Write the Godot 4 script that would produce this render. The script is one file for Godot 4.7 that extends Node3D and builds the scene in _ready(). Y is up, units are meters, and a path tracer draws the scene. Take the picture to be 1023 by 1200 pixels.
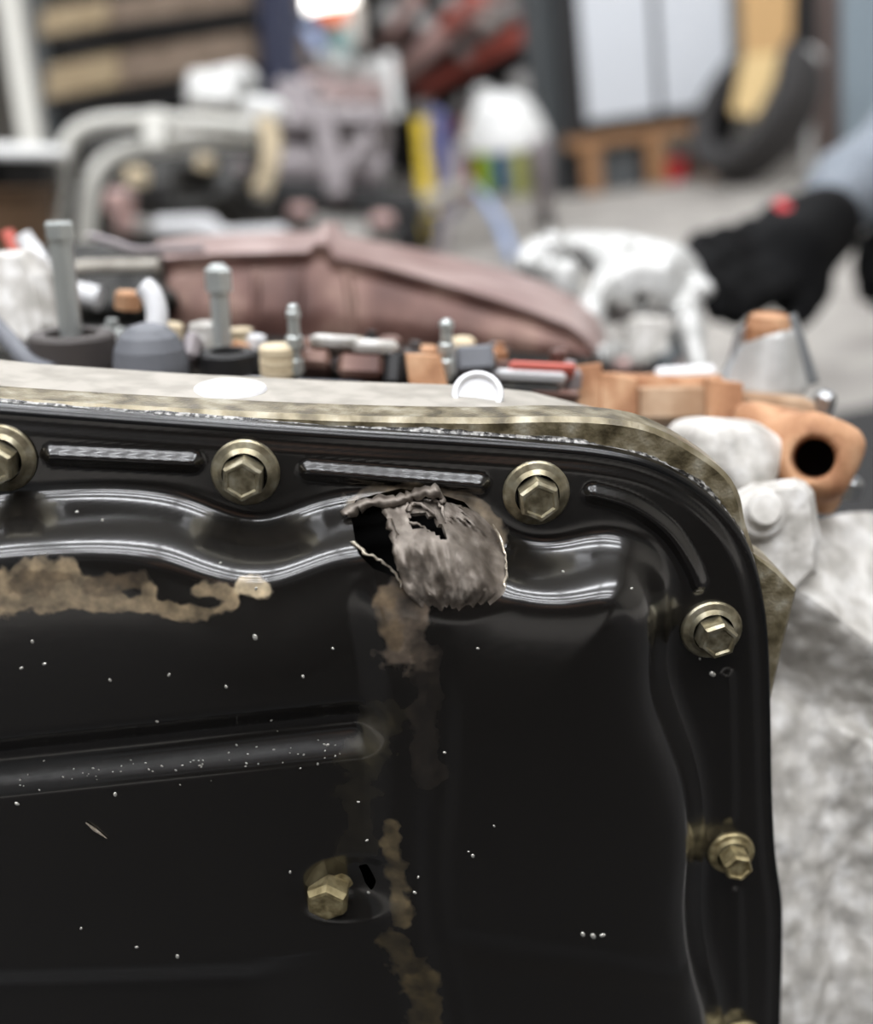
extends Node3D
# A torn black oil pan on an engine lying on a workshop floor, seen from close by.

const F_PX := 1250.0          # focal length for the 1023 x 1200 frame
const PITCH := 20.0
const ROLL := 8.0
var eye: Vector3
var rt: Vector3
var up: Vector3
var bk: Vector3
var M := {}
var origins := {}
var counts := {}

# ---------------------------------------------------------------- placing
func ray(px: float, py: float) -> Vector3:
	return rt * ((px - 511.5) / F_PX) + up * ((600.0 - py) / F_PX) - bk

func A(px: float, py: float, d: float) -> Vector3:       # the point at depth d
	return eye + ray(px, py) * d

func Z(px: float, py: float, z: float) -> Vector3:       # the point on the upright plane z
	var r := ray(px, py)
	return eye + r * ((z - eye.z) / r.z)

func FL(px: float, py: float, y := 0.0) -> Vector3:      # the point at height y
	var r := ray(px, py)
	return eye + r * ((y - eye.y) / r.y)

func turn(yaw: float, tilt := 0.0, roll := 0.0) -> Basis:
	return Basis.from_euler(Vector3(deg_to_rad(tilt), deg_to_rad(yaw), deg_to_rad(roll)))

func smooth_line(p: Array, closed: bool, steps := 6) -> Array:
	var o := []
	var n := p.size()
	var last := n if closed else n - 1
	for i in last:
		var a = p[(i - 1 + n) % n] if closed or i > 0 else p[0]
		var b = p[i]
		var c = p[(i + 1) % n]
		var d = p[(i + 2) % n] if closed or i + 2 < n else p[n - 1]
		for k in steps:
			var t := float(k) / steps
			o.append(0.5 * ((2.0 * b) + (c - a) * t + (2.0 * a - 5.0 * b + 4.0 * c - d) * t * t + (3.0 * b - a - 3.0 * c + d) * t * t * t))
	if not closed:
		o.append(p[n - 1])
	return o

# ---------------------------------------------------------------- meshes
class MB:
	var v := PackedVector3Array()
	var n := PackedVector3Array()
	var uv := PackedVector2Array()

	func tri(a: Vector3, b: Vector3, c: Vector3, na: Vector3, nb: Vector3, nc: Vector3) -> void:
		var g := (c - a).cross(b - a)
		if g.length_squared() < 1e-20:
			return
		if g.dot(na + nb + nc) < 0.0:
			v.append(a); v.append(c); v.append(b)
			n.append(na); n.append(nc); n.append(nb)
		else:
			v.append(a); v.append(b); v.append(c)
			n.append(na); n.append(nb); n.append(nc)

	func quad(a: Vector3, b: Vector3, c: Vector3, d: Vector3, na: Vector3, nb: Vector3, nc: Vector3, nd: Vector3) -> void:
		tri(a, b, c, na, nb, nc)
		tri(a, c, d, na, nc, nd)

	func flat(a: Vector3, b: Vector3, c: Vector3, from: Vector3) -> void:
		var g := (c - a).cross(b - a)
		if g.length_squared() < 1e-20:
			return
		g = g.normalized()
		if g.dot((a + b + c) / 3.0 - from) < 0.0:
			g = -g
		tri(a, b, c, g, g, g)

	func flat4(a: Vector3, b: Vector3, c: Vector3, d: Vector3, from: Vector3) -> void:
		flat(a, b, c, from)
		flat(a, c, d, from)

	func box(c: Vector3, bs: Basis, size: Vector3, ch := 0.0) -> MB:
		var h := size * 0.5
		ch = minf(ch, minf(h.x, minf(h.y, h.z)) * 0.9)
		var pt := func(axis: int, s: Vector3) -> Vector3:
			var q := Vector3(s.x * (h.x - ch), s.y * (h.y - ch), s.z * (h.z - ch))
			q[axis] = s[axis] * h[axis]
			return c + bs * q
		for i in 3:
			var j := (i + 1) % 3
			var k := (i + 2) % 3
			for s in [-1.0, 1.0]:
				var q := []
				for w in [[-1.0, -1.0], [1.0, -1.0], [1.0, 1.0], [-1.0, 1.0]]:
					var sg := Vector3.ZERO
					sg[i] = s; sg[j] = w[0]; sg[k] = w[1]
					q.append(pt.call(i, sg))
				flat4(q[0], q[1], q[2], q[3], c)
				if ch > 0.0:
					for s2 in [-1.0, 1.0]:
						var e1 := Vector3.ZERO
						e1[i] = s; e1[j] = s2; e1[k] = -1.0
						var e2 := e1
						e2[k] = 1.0
						flat4(pt.call(i, e1), pt.call(i, e2), pt.call(j, e2), pt.call(j, e1), c)
		if ch > 0.0:
			for sx in [-1.0, 1.0]:
				for sy in [-1.0, 1.0]:
					for sz in [-1.0, 1.0]:
						var s := Vector3(sx, sy, sz)
						flat(pt.call(0, s), pt.call(1, s), pt.call(2, s), c)
		return self

	func tube(p: Array, rad, sides := 12, squash := 1.0) -> MB:
		var np := p.size()
		var rings := []
		var norms := []
		var t0: Vector3 = (p[1] - p[0]).normalized()
		var side := t0.cross(Vector3.UP if absf(t0.y) < 0.9 else Vector3.RIGHT).normalized()
		for i in np:
			var t: Vector3 = (p[mini(i + 1, np - 1)] - p[maxi(i - 1, 0)]).normalized()
			side = (side - t * side.dot(t)).normalized()
			var w := t.cross(side)
			var r: float = rad[i] if rad is Array else rad
			var ring := []
			var nn := []
			for k in sides:
				var a := TAU * k / sides
				var d := side * cos(a) + w * sin(a) * squash
				ring.append(p[i] + d * r)
				nn.append(d.normalized())
			rings.append(ring)
			norms.append(nn)
		for i in np - 1:
			for k in sides:
				var k2 := (k + 1) % sides
				quad(rings[i][k], rings[i + 1][k], rings[i + 1][k2], rings[i][k2], norms[i][k], norms[i + 1][k], norms[i + 1][k2], norms[i][k2])
		for e in [0, np - 1]:
			var out: Vector3 = (p[0] - p[1]).normalized() if e == 0 else (p[np - 1] - p[np - 2]).normalized()
			for k in sides:
				tri(p[e], rings[e][k], rings[e][(k + 1) % sides], out, out, out)
		return self

	func lathe(o: Vector3, axis: Vector3, prof: Array, sides := 24, faceted := false, spin := 0.0) -> MB:
		axis = axis.normalized()
		var s := axis.cross(Vector3.UP if absf(axis.y) < 0.9 else Vector3.RIGHT).normalized()
		var w := axis.cross(s)
		var dirs := []
		for k in sides:
			var a := TAU * k / sides + spin
			dirs.append(s * cos(a) + w * sin(a))
		for i in prof.size() - 1:
			var p: Vector2 = prof[i]
			var q: Vector2 = prof[i + 1]
			var e := Vector2(q.y - p.y, p.x - q.x).normalized()      # outwards of the profile, drawn from the bottom up
			for k in sides:
				var d0: Vector3 = dirs[k]
				var d1: Vector3 = dirs[(k + 1) % sides]
				var n0 := d0 * e.x + axis * e.y
				var n1 := d1 * e.x + axis * e.y
				if faceted:
					n0 = ((d0 + d1).normalized() * e.x + axis * e.y).normalized()
					n1 = n0
				quad(o + d0 * p.x + axis * p.y, o + d0 * q.x + axis * q.y, o + d1 * q.x + axis * q.y, o + d1 * p.x + axis * p.y, n0, n0, n1, n1)
		return self

	func ball(c: Vector3, bs: Basis, r: Vector3, seg := 14) -> MB:
		var rows := seg / 2
		var pos := func(i: int, k: int) -> Vector3:
			var a := PI * i / rows
			var b := TAU * k / seg
			return Vector3(sin(a) * cos(b), cos(a), sin(a) * sin(b))
		for i in rows:
			for k in seg:
				var q := [pos.call(i, k), pos.call(i + 1, k), pos.call(i + 1, k + 1), pos.call(i, k + 1)]
				var m := []
				for x in q:
					m.append((bs * (x / r)).normalized())
				quad(c + bs * (q[0] * r), c + bs * (q[1] * r), c + bs * (q[2] * r), c + bs * (q[3] * r), m[0], m[1], m[2], m[3])
		return self

	# a loop of points, its middle plane facing ext backwards; bevelled at its front edge
	func prism(loop: Array, ext: Vector3, bevel := 0.0, round_sides := false) -> MB:
		var nn := loop.size()
		var fw := -ext.normalized()
		var ax := fw.cross(Vector3.UP if absf(fw.y) < 0.9 else Vector3.RIGHT).normalized()
		var ay := fw.cross(ax)
		var flat2 := PackedVector2Array()
		for q in loop:
			flat2.append(Vector2(q.dot(ax), q.dot(ay)))
		var area := 0.0
		for i in nn:
			area += flat2[i].cross(flat2[(i + 1) % nn])
		var sgn := 1.0 if area > 0.0 else -1.0
		var out := []
		for i in nn:
			var e0 := (flat2[i] - flat2[(i - 1 + nn) % nn]).normalized()
			var e1 := (flat2[(i + 1) % nn] - flat2[i]).normalized()
			var m := (Vector2(e0.y, -e0.x) + Vector2(e1.y, -e1.x)).normalized() * sgn
			out.append(ax * m.x + ay * m.y)
		var front := []
		var edge := []
		for i in nn:
			front.append(loop[i] - out[i] * bevel)
			edge.append(loop[i] - fw * bevel)
		var idx := Geometry2D.triangulate_polygon(flat2)
		for i in range(0, idx.size(), 3):
			tri(front[idx[i]], front[idx[i + 1]], front[idx[i + 2]], fw, fw, fw)
			tri(loop[idx[i]] + ext, loop[idx[i + 1]] + ext, loop[idx[i + 2]] + ext, -fw, -fw, -fw)
		for i in nn:
			var j := (i + 1) % nn
			var e := (flat2[j] - flat2[i]).normalized()
			var fn := (ax * e.y - ay * e.x) * sgn
			var na: Vector3 = out[i] if round_sides else fn
			var nb: Vector3 = out[j] if round_sides else fn
			quad(edge[i], edge[j], loop[j] + ext, loop[i] + ext, na, nb, nb, na)
			if bevel > 0.0:
				var ba := (na + fw).normalized()
				var bb := (nb + fw).normalized()
				quad(front[i], front[j], edge[j], edge[i], ba, bb, bb, ba)
		return self

	# a grid of points [row][column], smooth
	func sheet(g: Array, thick := 0.0) -> MB:
		var r := g.size()
		var c: int = g[0].size()
		var nm := []
		for i in r:
			var row := []
			for j in c:
				var du: Vector3 = g[i][mini(j + 1, c - 1)] - g[i][maxi(j - 1, 0)]
				var dv: Vector3 = g[mini(i + 1, r - 1)][j] - g[maxi(i - 1, 0)][j]
				row.append(dv.cross(du).normalized())
			nm.append(row)
		for i in r - 1:
			for j in c - 1:
				quad(g[i][j], g[i][j + 1], g[i + 1][j + 1], g[i + 1][j], nm[i][j], nm[i][j + 1], nm[i + 1][j + 1], nm[i + 1][j])
				if thick > 0.0:
					quad(g[i][j] - nm[i][j] * thick, g[i][j + 1] - nm[i][j + 1] * thick, g[i + 1][j + 1] - nm[i + 1][j + 1] * thick, g[i + 1][j] - nm[i + 1][j] * thick, -nm[i][j], -nm[i][j + 1], -nm[i + 1][j + 1], -nm[i + 1][j])
		if thick > 0.0:
			var rim := []
			for j in c:
				rim.append([0, j])
			for i in range(1, r):
				rim.append([i, c - 1])
			for j in range(c - 2, -1, -1):
				rim.append([r - 1, j])
			for i in range(r - 2, 0, -1):
				rim.append([i, 0])
			var mid: Vector3 = g[r / 2][c / 2]
			for k in rim.size():
				var p = rim[k]
				var q = rim[(k + 1) % rim.size()]
				flat4(g[p[0]][p[1]], g[q[0]][q[1]], g[q[0]][q[1]] - nm[q[0]][q[1]] * thick, g[p[0]][p[1]] - nm[p[0]][p[1]] * thick, mid)
		return self

	# the same sheet as the face of a solid whose back lies at ext
	func slab(g: Array, ext: Vector3) -> MB:
		sheet(g)
		var r := g.size()
		var c: int = g[0].size()
		var mid: Vector3 = g[r / 2][c / 2] + ext * 0.5
		for i in r - 1:
			for j in c - 1:
				flat4(g[i][j] + ext, g[i][j + 1] + ext, g[i + 1][j + 1] + ext, g[i + 1][j] + ext, mid)
			flat4(g[i][0], g[i + 1][0], g[i + 1][0] + ext, g[i][0] + ext, mid)
			flat4(g[i][c - 1], g[i + 1][c - 1], g[i + 1][c - 1] + ext, g[i][c - 1] + ext, mid)
		for j in c - 1:
			flat4(g[0][j], g[0][j + 1], g[0][j + 1] + ext, g[0][j] + ext, mid)
			flat4(g[r - 1][j], g[r - 1][j + 1], g[r - 1][j + 1] + ext, g[r - 1][j] + ext, mid)
		return self

	# surface nets over joined rounded shapes: ["cap", a, b, ra, rb], ["box", centre, basis, half, round]; a leading "-" cuts away
	func blend(prims: Array, cell: float, k: float, wobble: FastNoiseLite = null, amount := 0.0) -> MB:
		var lo := Vector3(1e9, 1e9, 1e9)
		var hi := -lo
		for p in prims:
			if p[0][0] == "-":
				continue
			if p[0] == "cap":
				var m := maxf(p[3], p[4])
				lo = lo.min(p[1] - Vector3.ONE * m).min(p[2] - Vector3.ONE * m)
				hi = hi.max(p[1] + Vector3.ONE * m).max(p[2] + Vector3.ONE * m)
			else:
				var m: float = p[3].length() + p[4]
				lo = lo.min(p[1] - Vector3.ONE * m)
				hi = hi.max(p[1] + Vector3.ONE * m)
		lo -= Vector3.ONE * (k + cell * 2.0)
		hi += Vector3.ONE * (k + cell * 2.0)
		var nx := int((hi.x - lo.x) / cell) + 2
		var ny := int((hi.y - lo.y) / cell) + 2
		var nz := int((hi.z - lo.z) / cell) + 2
		var f := PackedFloat32Array()
		f.resize(nx * ny * nz)
		f.fill(1e3)
		for p in prims:
			var a := Vector3.ZERO
			var b := Vector3.ZERO
			var reach := k * 1.5 + cell * 2.5
			var is_cap: bool = p[0].ends_with("cap")
			var cut: bool = p[0][0] == "-"
			var inv := Basis.IDENTITY
			if is_cap:
				var m := maxf(p[3], p[4]) + reach
				a = p[1].min(p[2]) - Vector3.ONE * m
				b = p[1].max(p[2]) + Vector3.ONE * m
			else:
				var bs: Basis = p[2]
				inv = bs.transposed()
				var e := Vector3.ZERO
				for i in 3:
					e += bs[i].abs() * p[3][i]
				e += Vector3.ONE * (p[4] + reach)
				a = p[1] - e
				b = p[1] + e
			var i0 := maxi(0, int((a.x - lo.x) / cell))
			var i1 := mini(nx - 1, int((b.x - lo.x) / cell) + 1)
			var j0 := maxi(0, int((a.y - lo.y) / cell))
			var j1 := mini(ny - 1, int((b.y - lo.y) / cell) + 1)
			var k0 := maxi(0, int((a.z - lo.z) / cell))
			var k1 := mini(nz - 1, int((b.z - lo.z) / cell) + 1)
			var pa: Vector3 = p[1]
			var ab := Vector3.ZERO
			var len2 := 1.0
			if is_cap:
				ab = p[2] - p[1]
				len2 = maxf(ab.length_squared(), 1e-12)
			for kk in range(k0, k1 + 1):
				for jj in range(j0, j1 + 1):
					for ii in range(i0, i1 + 1):
						var x := lo + Vector3(ii, jj, kk) * cell
						var d := 0.0
						if is_cap:
							var t := clampf((x - pa).dot(ab) / len2, 0.0, 1.0)
							d = x.distance_to(pa + ab * t) - lerpf(p[3], p[4], t)
						else:
							var q: Vector3 = (inv * (x - pa)).abs() - p[3]
							d = q.max(Vector3.ZERO).length() + minf(maxf(q.x, maxf(q.y, q.z)), 0.0) - p[4]
						var at := ii + nx * (jj + ny * kk)
						var old := f[at]
						if cut:
							var s := clampf(0.5 - 0.5 * (old + d) / (k * 0.5), 0.0, 1.0)
							f[at] = lerpf(old, -d, s) + k * 0.5 * s * (1.0 - s)
						elif old > 100.0:
							f[at] = d
						else:
							var s := clampf(0.5 + 0.5 * (old - d) / k, 0.0, 1.0)
							f[at] = lerpf(old, d, s) - k * s * (1.0 - s)
		if wobble:
			for kk in nz:
				for jj in ny:
					for ii in nx:
						var at := ii + nx * (jj + ny * kk)
						if absf(f[at]) < cell * 4.0:
							f[at] += wobble.get_noise_3d(lo.x + ii * cell, lo.y + jj * cell, lo.z + kk * cell) * amount
		var cellv := {}
		var off := [0, 1, nx, nx + 1, nx * ny, nx * ny + 1, nx * ny + nx, nx * ny + nx + 1]
		for kk in nz - 1:
			for jj in ny - 1:
				for ii in nx - 1:
					var at := ii + nx * (jj + ny * kk)
					var c0 := f[at]
					if absf(c0) > cell * 4.0:
						continue
					var ins := 0
					for o in off:
						if f[at + o] < 0.0:
							ins += 1
					if ins == 0 or ins == 8:
						continue
					var s := Vector3.ZERO
					var cnt := 0
					for e in [[0, 1], [2, 3], [4, 5], [6, 7], [0, 2], [1, 3], [4, 6], [5, 7], [0, 4], [1, 5], [2, 6], [3, 7]]:
						var fa := f[at + off[e[0]]]
						var fb := f[at + off[e[1]]]
						if (fa < 0.0) != (fb < 0.0):
							var t := fa / (fa - fb)
							var qa := Vector3(e[0] & 1, (e[0] >> 1) & 1, e[0] >> 2)
							var qb := Vector3(e[1] & 1, (e[1] >> 1) & 1, e[1] >> 2)
							s += qa.lerp(qb, t)
							cnt += 1
					s /= cnt
					var g := Vector3(
						(f[at + 1] - f[at]) + (f[at + 1 + nx] - f[at + nx]) + (f[at + 1 + nx * ny] - f[at + nx * ny]) + (f[at + off[7]] - f[at + off[6]]),
						(f[at + nx] - f[at]) + (f[at + nx + 1] - f[at + 1]) + (f[at + off[6]] - f[at + off[4]]) + (f[at + off[7]] - f[at + off[5]]),
						(f[at + off[4]] - f[at]) + (f[at + off[5]] - f[at + 1]) + (f[at + off[6]] - f[at + nx]) + (f[at + off[7]] - f[at + nx + 1]))
					cellv[at] = [lo + (Vector3(ii, jj, kk) + s) * cell, g.normalized()]
		var step := [1, nx, nx * ny]
		for at in cellv:
			for ax in 3:
				var s1: int = step[(ax + 1) % 3]
				var s2: int = step[(ax + 2) % 3]
				if (f[at] < 0.0) == (f[at + step[ax]] < 0.0):
					continue
				var q := [cellv.get(at), cellv.get(at - s1), cellv.get(at - s1 - s2), cellv.get(at - s2)]
				if q[1] == null or q[2] == null or q[3] == null:
					continue
				quad(q[0][0], q[1][0], q[2][0], q[3][0], q[0][1], q[1][1], q[2][1], q[3][1])
		return self

func numbered(parent: Node, called: String) -> String:
	var key := str(parent.get_instance_id()) + called
	var c: int = counts.get(key, 0)
	counts[key] = c + 1
	return called if c == 0 else "%s_%03d" % [called, c]

func tag(o: Node, label := "", category := "", group := "", kind := "") -> Node:
	if label: o.set_meta("label", label)
	if category: o.set_meta("category", category)
	if group: o.set_meta("group", group)
	if kind: o.set_meta("kind", kind)
	return o

func thing(called: String, label: String, category: String, base: Vector3, group := "") -> Node3D:
	var o := Node3D.new()
	o.name = numbered(self, called)
	add_child(o)
	o.position = base
	origins[o] = base
	return tag(o, label, category, group)

func obj(called: String, mb: MB, mat: Material, parent: Node = self, label := "") -> MeshInstance3D:
	var base := Vector3.ZERO
	if parent == self:
		var bx := AABB(mb.v[0], Vector3.ZERO)
		for q in mb.v:
			bx = bx.expand(q)
		base = bx.get_center() - Vector3(0, bx.size.y * 0.5, 0)
	else:
		base = origins[parent]
	var vv := mb.v
	for i in vv.size():
		vv[i] -= base
	var arr := []
	arr.resize(Mesh.ARRAY_MAX)
	arr[Mesh.ARRAY_VERTEX] = vv
	arr[Mesh.ARRAY_NORMAL] = mb.n
	if mb.uv.size():
		arr[Mesh.ARRAY_TEX_UV] = mb.uv
	var me := ArrayMesh.new()
	me.add_surface_from_arrays(Mesh.PRIMITIVE_TRIANGLES, arr)
	var o := MeshInstance3D.new()
	o.mesh = me
	o.material_override = null
	me.surface_set_material(0, mat)
	o.name = numbered(parent, called)
	parent.add_child(o)
	if parent == self:
		o.position = base
	origins[o] = base
	if label: o.set_meta("label", label)
	return o

func struct(called: String, mb: MB, mat: Material) -> MeshInstance3D:
	var o := obj(called, mb, mat)
	o.set_meta("kind", "structure")
	return o

func noise_tex(freq: float, seed_: int, oct := 4, ramp: Array = [], size := 512) -> NoiseTexture2D:
	var t := NoiseTexture2D.new()
	var nz := FastNoiseLite.new()
	nz.noise_type = FastNoiseLite.TYPE_SIMPLEX_SMOOTH
	nz.seed = seed_
	nz.frequency = freq
	nz.fractal_octaves = oct
	t.noise = nz
	t.width = size
	t.height = size
	t.seamless = true
	if ramp.size():
		var g := Gradient.new()
		var off := PackedFloat32Array()
		var col := PackedColorArray()
		for r in ramp:
			off.append(r[0])
			col.append(r[1])
		g.offsets = off
		g.colors = col
		t.color_ramp = g
	return t

func mat(c: Color, rough := 0.6, metal := 0.0, tex: Texture2D = null, scale := 10.0, bump: Texture2D = null, depth := 0.05) -> StandardMaterial3D:
	var m := StandardMaterial3D.new()
	m.albedo_color = c
	m.roughness = rough
	m.metallic = metal
	if tex or bump:
		m.uv1_triplanar = true
		m.uv1_world_triplanar = true
		m.uv1_scale = Vector3.ONE * scale
	if tex:
		m.albedo_texture = tex
	if bump:
		m.heightmap_enabled = true
		m.heightmap_texture = bump
		m.heightmap_scale = depth
	return m

func rgb(r: int, g: int, b: int) -> Color:
	return Color8(r, g, b)

func _ready() -> void:
	# camera
	var bk0 := Vector3(0, sin(deg_to_rad(PITCH)), cos(deg_to_rad(PITCH)))
	var up0 := Vector3(0, cos(deg_to_rad(PITCH)), -sin(deg_to_rad(PITCH)))
	var cr := cos(deg_to_rad(ROLL))
	var sr := sin(deg_to_rad(ROLL))
	rt = Vector3.RIGHT * cr - up0 * sr
	up = Vector3.RIGHT * sr + up0 * cr
	bk = bk0
	eye = Vector3(0, 0.3645, 0) + bk * 0.25
	var cam := Camera3D.new()
	cam.name = "camera"
	cam.transform = Transform3D(Basis(rt, up, bk), eye)
	var ca := CameraAttributesPhysical.new()
	ca.frustum_focal_length = 25.0
	ca.frustum_focus_distance = 0.252
	ca.frustum_near = 0.02
	ca.frustum_far = 60.0
	ca.exposure_aperture = 3.8
	cam.attributes = ca
	cam.near = 0.02
	cam.far = 60.0
	cam.fov = 2.0 * rad_to_deg(atan(600.0 / F_PX))
	cam.current = true
	add_child(cam)
	# air and exposure
	var we := WorldEnvironment.new()
	we.name = "environment"
	var e := Environment.new()
	e.background_mode = Environment.BG_COLOR
	e.background_color = Color(0.02, 0.02, 0.022)
	e.tonemap_mode = Environment.TONE_MAPPER_LINEAR
	e.tonemap_exposure = 1.3
	e.sdfgi_enabled = true
	e.ssao_enabled = true
	e.ssil_enabled = true
	we.environment = e
	add_child(we)
	make_materials()
	# ceiling lamps: x, z, energy, where
	for l in [
		[-1.6, 2.7, 0.62, "in the row by the front wall, left"],
		[0.0, 2.7, 0.62, "in the row by the front wall, middle"],
		[1.6, 2.7, 0.62, "in the row by the front wall, right"],
		[-1.6, 1.8, 0.62, "in the second row from the front wall, left"],
		[0.0, 1.8, 0.62, "in the second row from the front wall, middle"],
		[1.6, 1.8, 0.62, "in the second row from the front wall, right"],
		[-1.6, 0.9, 0.62, "in the third row from the front wall, left"],
		[0.0, 0.9, 0.62, "in the third row from the front wall, middle"],
		[1.6, 0.9, 0.62, "in the third row from the front wall, right"],
		[-1.6, 0.0, 0.62, "in the row straight above the oil pan, left"],
		[0.0, 0.0, 0.62, "in the row straight above the oil pan, middle"],
		[1.6, 0.0, 0.62, "in the row straight above the oil pan, right"],
		[-2.4, -2.3, 1.0, "over the dark carton rack"], [-0.2, -2.3, 1.0, "over the second engine and gearbox"], [2.0, -2.3, 1.0, "over the crouching person"],
		[-1.4, -4.2, 1.0, "before the far bench"], [0.4, -4.0, 1.0, "over the white stool"], [2.0, -4.0, 1.0, "over the tyre and cabinet"], [-0.6, -7.0, 1.0, "over the red rack's far end"]]:
		ceiling_lamp(l[0], l[1], l[2], l[3])
	build_room()
	build_engine()
	build_background()

func ceiling_lamp(x: float, z: float, k: float, where: String) -> void:
	var y := 3.3
	var t := thing("ceiling_lamp", "white twin-tube ceiling lamp " + where, "ceiling lamp", Vector3(x, y, z), "ceiling lamps")
	obj("housing", MB.new().box(Vector3(x, y + 0.06, z), Basis.IDENTITY, Vector3(1.5, 0.08, 0.3), 0.01), M.white_metal, t)
	for s in [-1, 1]:
		obj("tube", MB.new().tube([Vector3(x - 0.72, y, z + s * 0.07), Vector3(x + 0.72, y, z + s * 0.07)], 0.018, 10), M.lamp_glow, t)
	for s in [-1, 1]:
		obj("end_cap", MB.new().box(Vector3(x + s * 0.735, y, z), Basis.IDENTITY, Vector3(0.03, 0.05, 0.26), 0.004), M.white_metal, t)
	var a := AreaLight3D.new()
	a.name = "lamp_light"
	a.area_size = Vector2(1.44, 0.2)
	a.light_energy = LAMP_E * k
	a.light_color = Color(0.97, 0.98, 1.0)
	a.shadow_enabled = true
	a.area_range = 30.0
	a.area_attenuation = 2.0
	a.transform = Transform3D(Basis(Vector3.RIGHT, Vector3(0, 0, -1), Vector3.UP), Vector3(0, -0.035, 0))
	t.add_child(a)

const LAMP_E := 2.6

func make_materials() -> void:
	var grit := noise_tex(0.05, 3, 5)
	var fine := noise_tex(0.12, 8, 4)
	M.lamp_glow = mat(Color(0.9, 0.9, 0.9))
	M.lamp_glow.emission_enabled = true
	M.lamp_glow.emission = Color(1, 0.98, 0.95)
	M.lamp_glow.emission_energy_multiplier = 3.0
	M.white_metal = mat(rgb(225, 225, 222), 0.5)
	M.concrete = mat(Color.WHITE, 0.75, 0.0, noise_tex(0.02, 11, 6, [[0.0, rgb(132, 127, 121)], [0.45, rgb(158, 153, 147)], [0.6, rgb(166, 161, 154)], [1.0, rgb(180, 175, 168)]]), 0.5)
	M.wall = mat(rgb(170, 166, 158), 0.8, 0.0, null, 3.0, grit, 0.1)
	M.ceiling = mat(rgb(200, 200, 196), 0.9)
	# metals
	M.zinc = mat(Color.WHITE, 0.36, 0.85, noise_tex(0.03, 21, 5, [[0.2, rgb(112, 104, 84)], [0.5, rgb(156, 148, 124)], [0.8, rgb(190, 184, 164)]]), 14.0, fine, 0.004)
	M.zinc_dull = mat(Color.WHITE, 0.48, 0.7, noise_tex(0.04, 22, 5, [[0.2, rgb(116, 104, 74)], [0.55, rgb(168, 154, 116)], [0.8, rgb(190, 178, 140)]]), 14.0, fine, 0.004)
	M.bare = mat(Color.WHITE, 0.5, 0.35, noise_tex(0.012, 23, 5, [[0.2, rgb(78, 70, 62)], [0.5, rgb(112, 103, 94)], [0.8, rgb(158, 149, 139)]]), 22.0, fine, 0.006)
	M.bare_bright = mat(Color.WHITE, 0.3, 0.7, noise_tex(0.04, 24, 5, [[0.25, rgb(150, 136, 116)], [0.6, rgb(215, 206, 190)]]), 50.0, fine, 0.006)
	M.oily = mat(Color.WHITE, 0.32, 0.3, noise_tex(0.012, 25, 5, [[0.2, rgb(70, 62, 44)], [0.45, rgb(118, 108, 84)], [0.62, rgb(146, 136, 112)], [0.85, rgb(180, 174, 156)]]), 14.0, fine, 0.012)
	M.cream_alu = mat(Color.WHITE, 0.5, 0.15, noise_tex(0.012, 26, 4, [[0.2, rgb(150, 144, 134)], [0.7, rgb(176, 170, 160)]]), 12.0)
	M.cast = mat(Color.WHITE, 0.6, 0.1, noise_tex(0.02, 27, 6, [[0.2, rgb(166, 162, 155)], [0.5, rgb(200, 196, 190)], [0.65, rgb(216, 213, 208)], [0.8, rgb(236, 234, 231)]]), 9.0, noise_tex(0.06, 28, 5), 0.03)
	M.bright_alu = mat(Color.WHITE, 0.36, 0.3, noise_tex(0.02, 29, 4, [[0.2, rgb(172, 171, 168)], [0.7, rgb(206, 206, 204)]]), 6.0)
	M.chrome_pipe = mat(rgb(214, 212, 204), 0.35, 0.1)
	M.steel = mat(rgb(176, 178, 180), 0.3, 0.9)
	M.stud = mat(rgb(188, 192, 190), 0.35, 0.6)
	M.shield = mat(Color.WHITE, 0.42, 0.3, noise_tex(0.01, 31, 4, [[0.2, rgb(78, 52, 46)], [0.5, rgb(110, 80, 72)], [0.8, rgb(146, 118, 106)]]), 5.0)
	M.shield_top_lit = mat(Color.WHITE, 0.36, 0.3, noise_tex(0.01, 41, 4, [[0.2, rgb(142, 112, 106)], [0.8, rgb(186, 162, 156)]]), 5.0)  # dusty pink, lightened further to paint in the light on the top fold
	M.rust_pale = mat(Color.WHITE, 0.7, 0.0, noise_tex(0.012, 42, 5, [[0.2, rgb(160, 126, 96)], [0.8, rgb(202, 174, 146)]]), 8.0)
	M.rust = mat(Color.WHITE, 0.75, 0.0, noise_tex(0.012, 32, 5, [[0.2, rgb(138, 92, 62)], [0.5, rgb(182, 134, 98)], [0.8, rgb(208, 166, 130)]]), 8.0, fine, 0.02)
	M.grey_plastic = mat(rgb(108, 110, 116), 0.5)
	M.dark_rubber = mat(rgb(74, 68, 66), 0.6)
	M.black = mat(rgb(24, 23, 24), 0.55)
	M.black_gloss = mat(rgb(14, 14, 14), 0.22)
	M.black_dirty = mat(Color.WHITE, 0.5, 0.1, noise_tex(0.03, 33, 5, [[0.3, rgb(14, 14, 13)], [0.6, rgb(40, 38, 34)], [0.85, rgb(90, 86, 76)]]), 10.0)
	M.hollow_shade = mat(rgb(8, 7, 7), 0.9)  # near-black that paints the shade inside openings
	M.cream = mat(rgb(222, 204, 172), 0.6)
	M.cap_white = mat(rgb(226, 226, 228), 0.4)
	M.sealant = mat(Color.WHITE, 0.25, 0.1, noise_tex(0.03, 34, 4, [[0.36, rgb(20, 20, 20)], [0.5, rgb(74, 72, 70)], [0.66, rgb(176, 174, 170)]]), 30.0)
	# painted and other
	M.grey_paint = mat(Color.WHITE, 0.5, 0.2, noise_tex(0.02, 35, 4, [[0.2, rgb(118, 110, 112)], [0.6, rgb(160, 152, 154)]]), 4.0)
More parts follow.
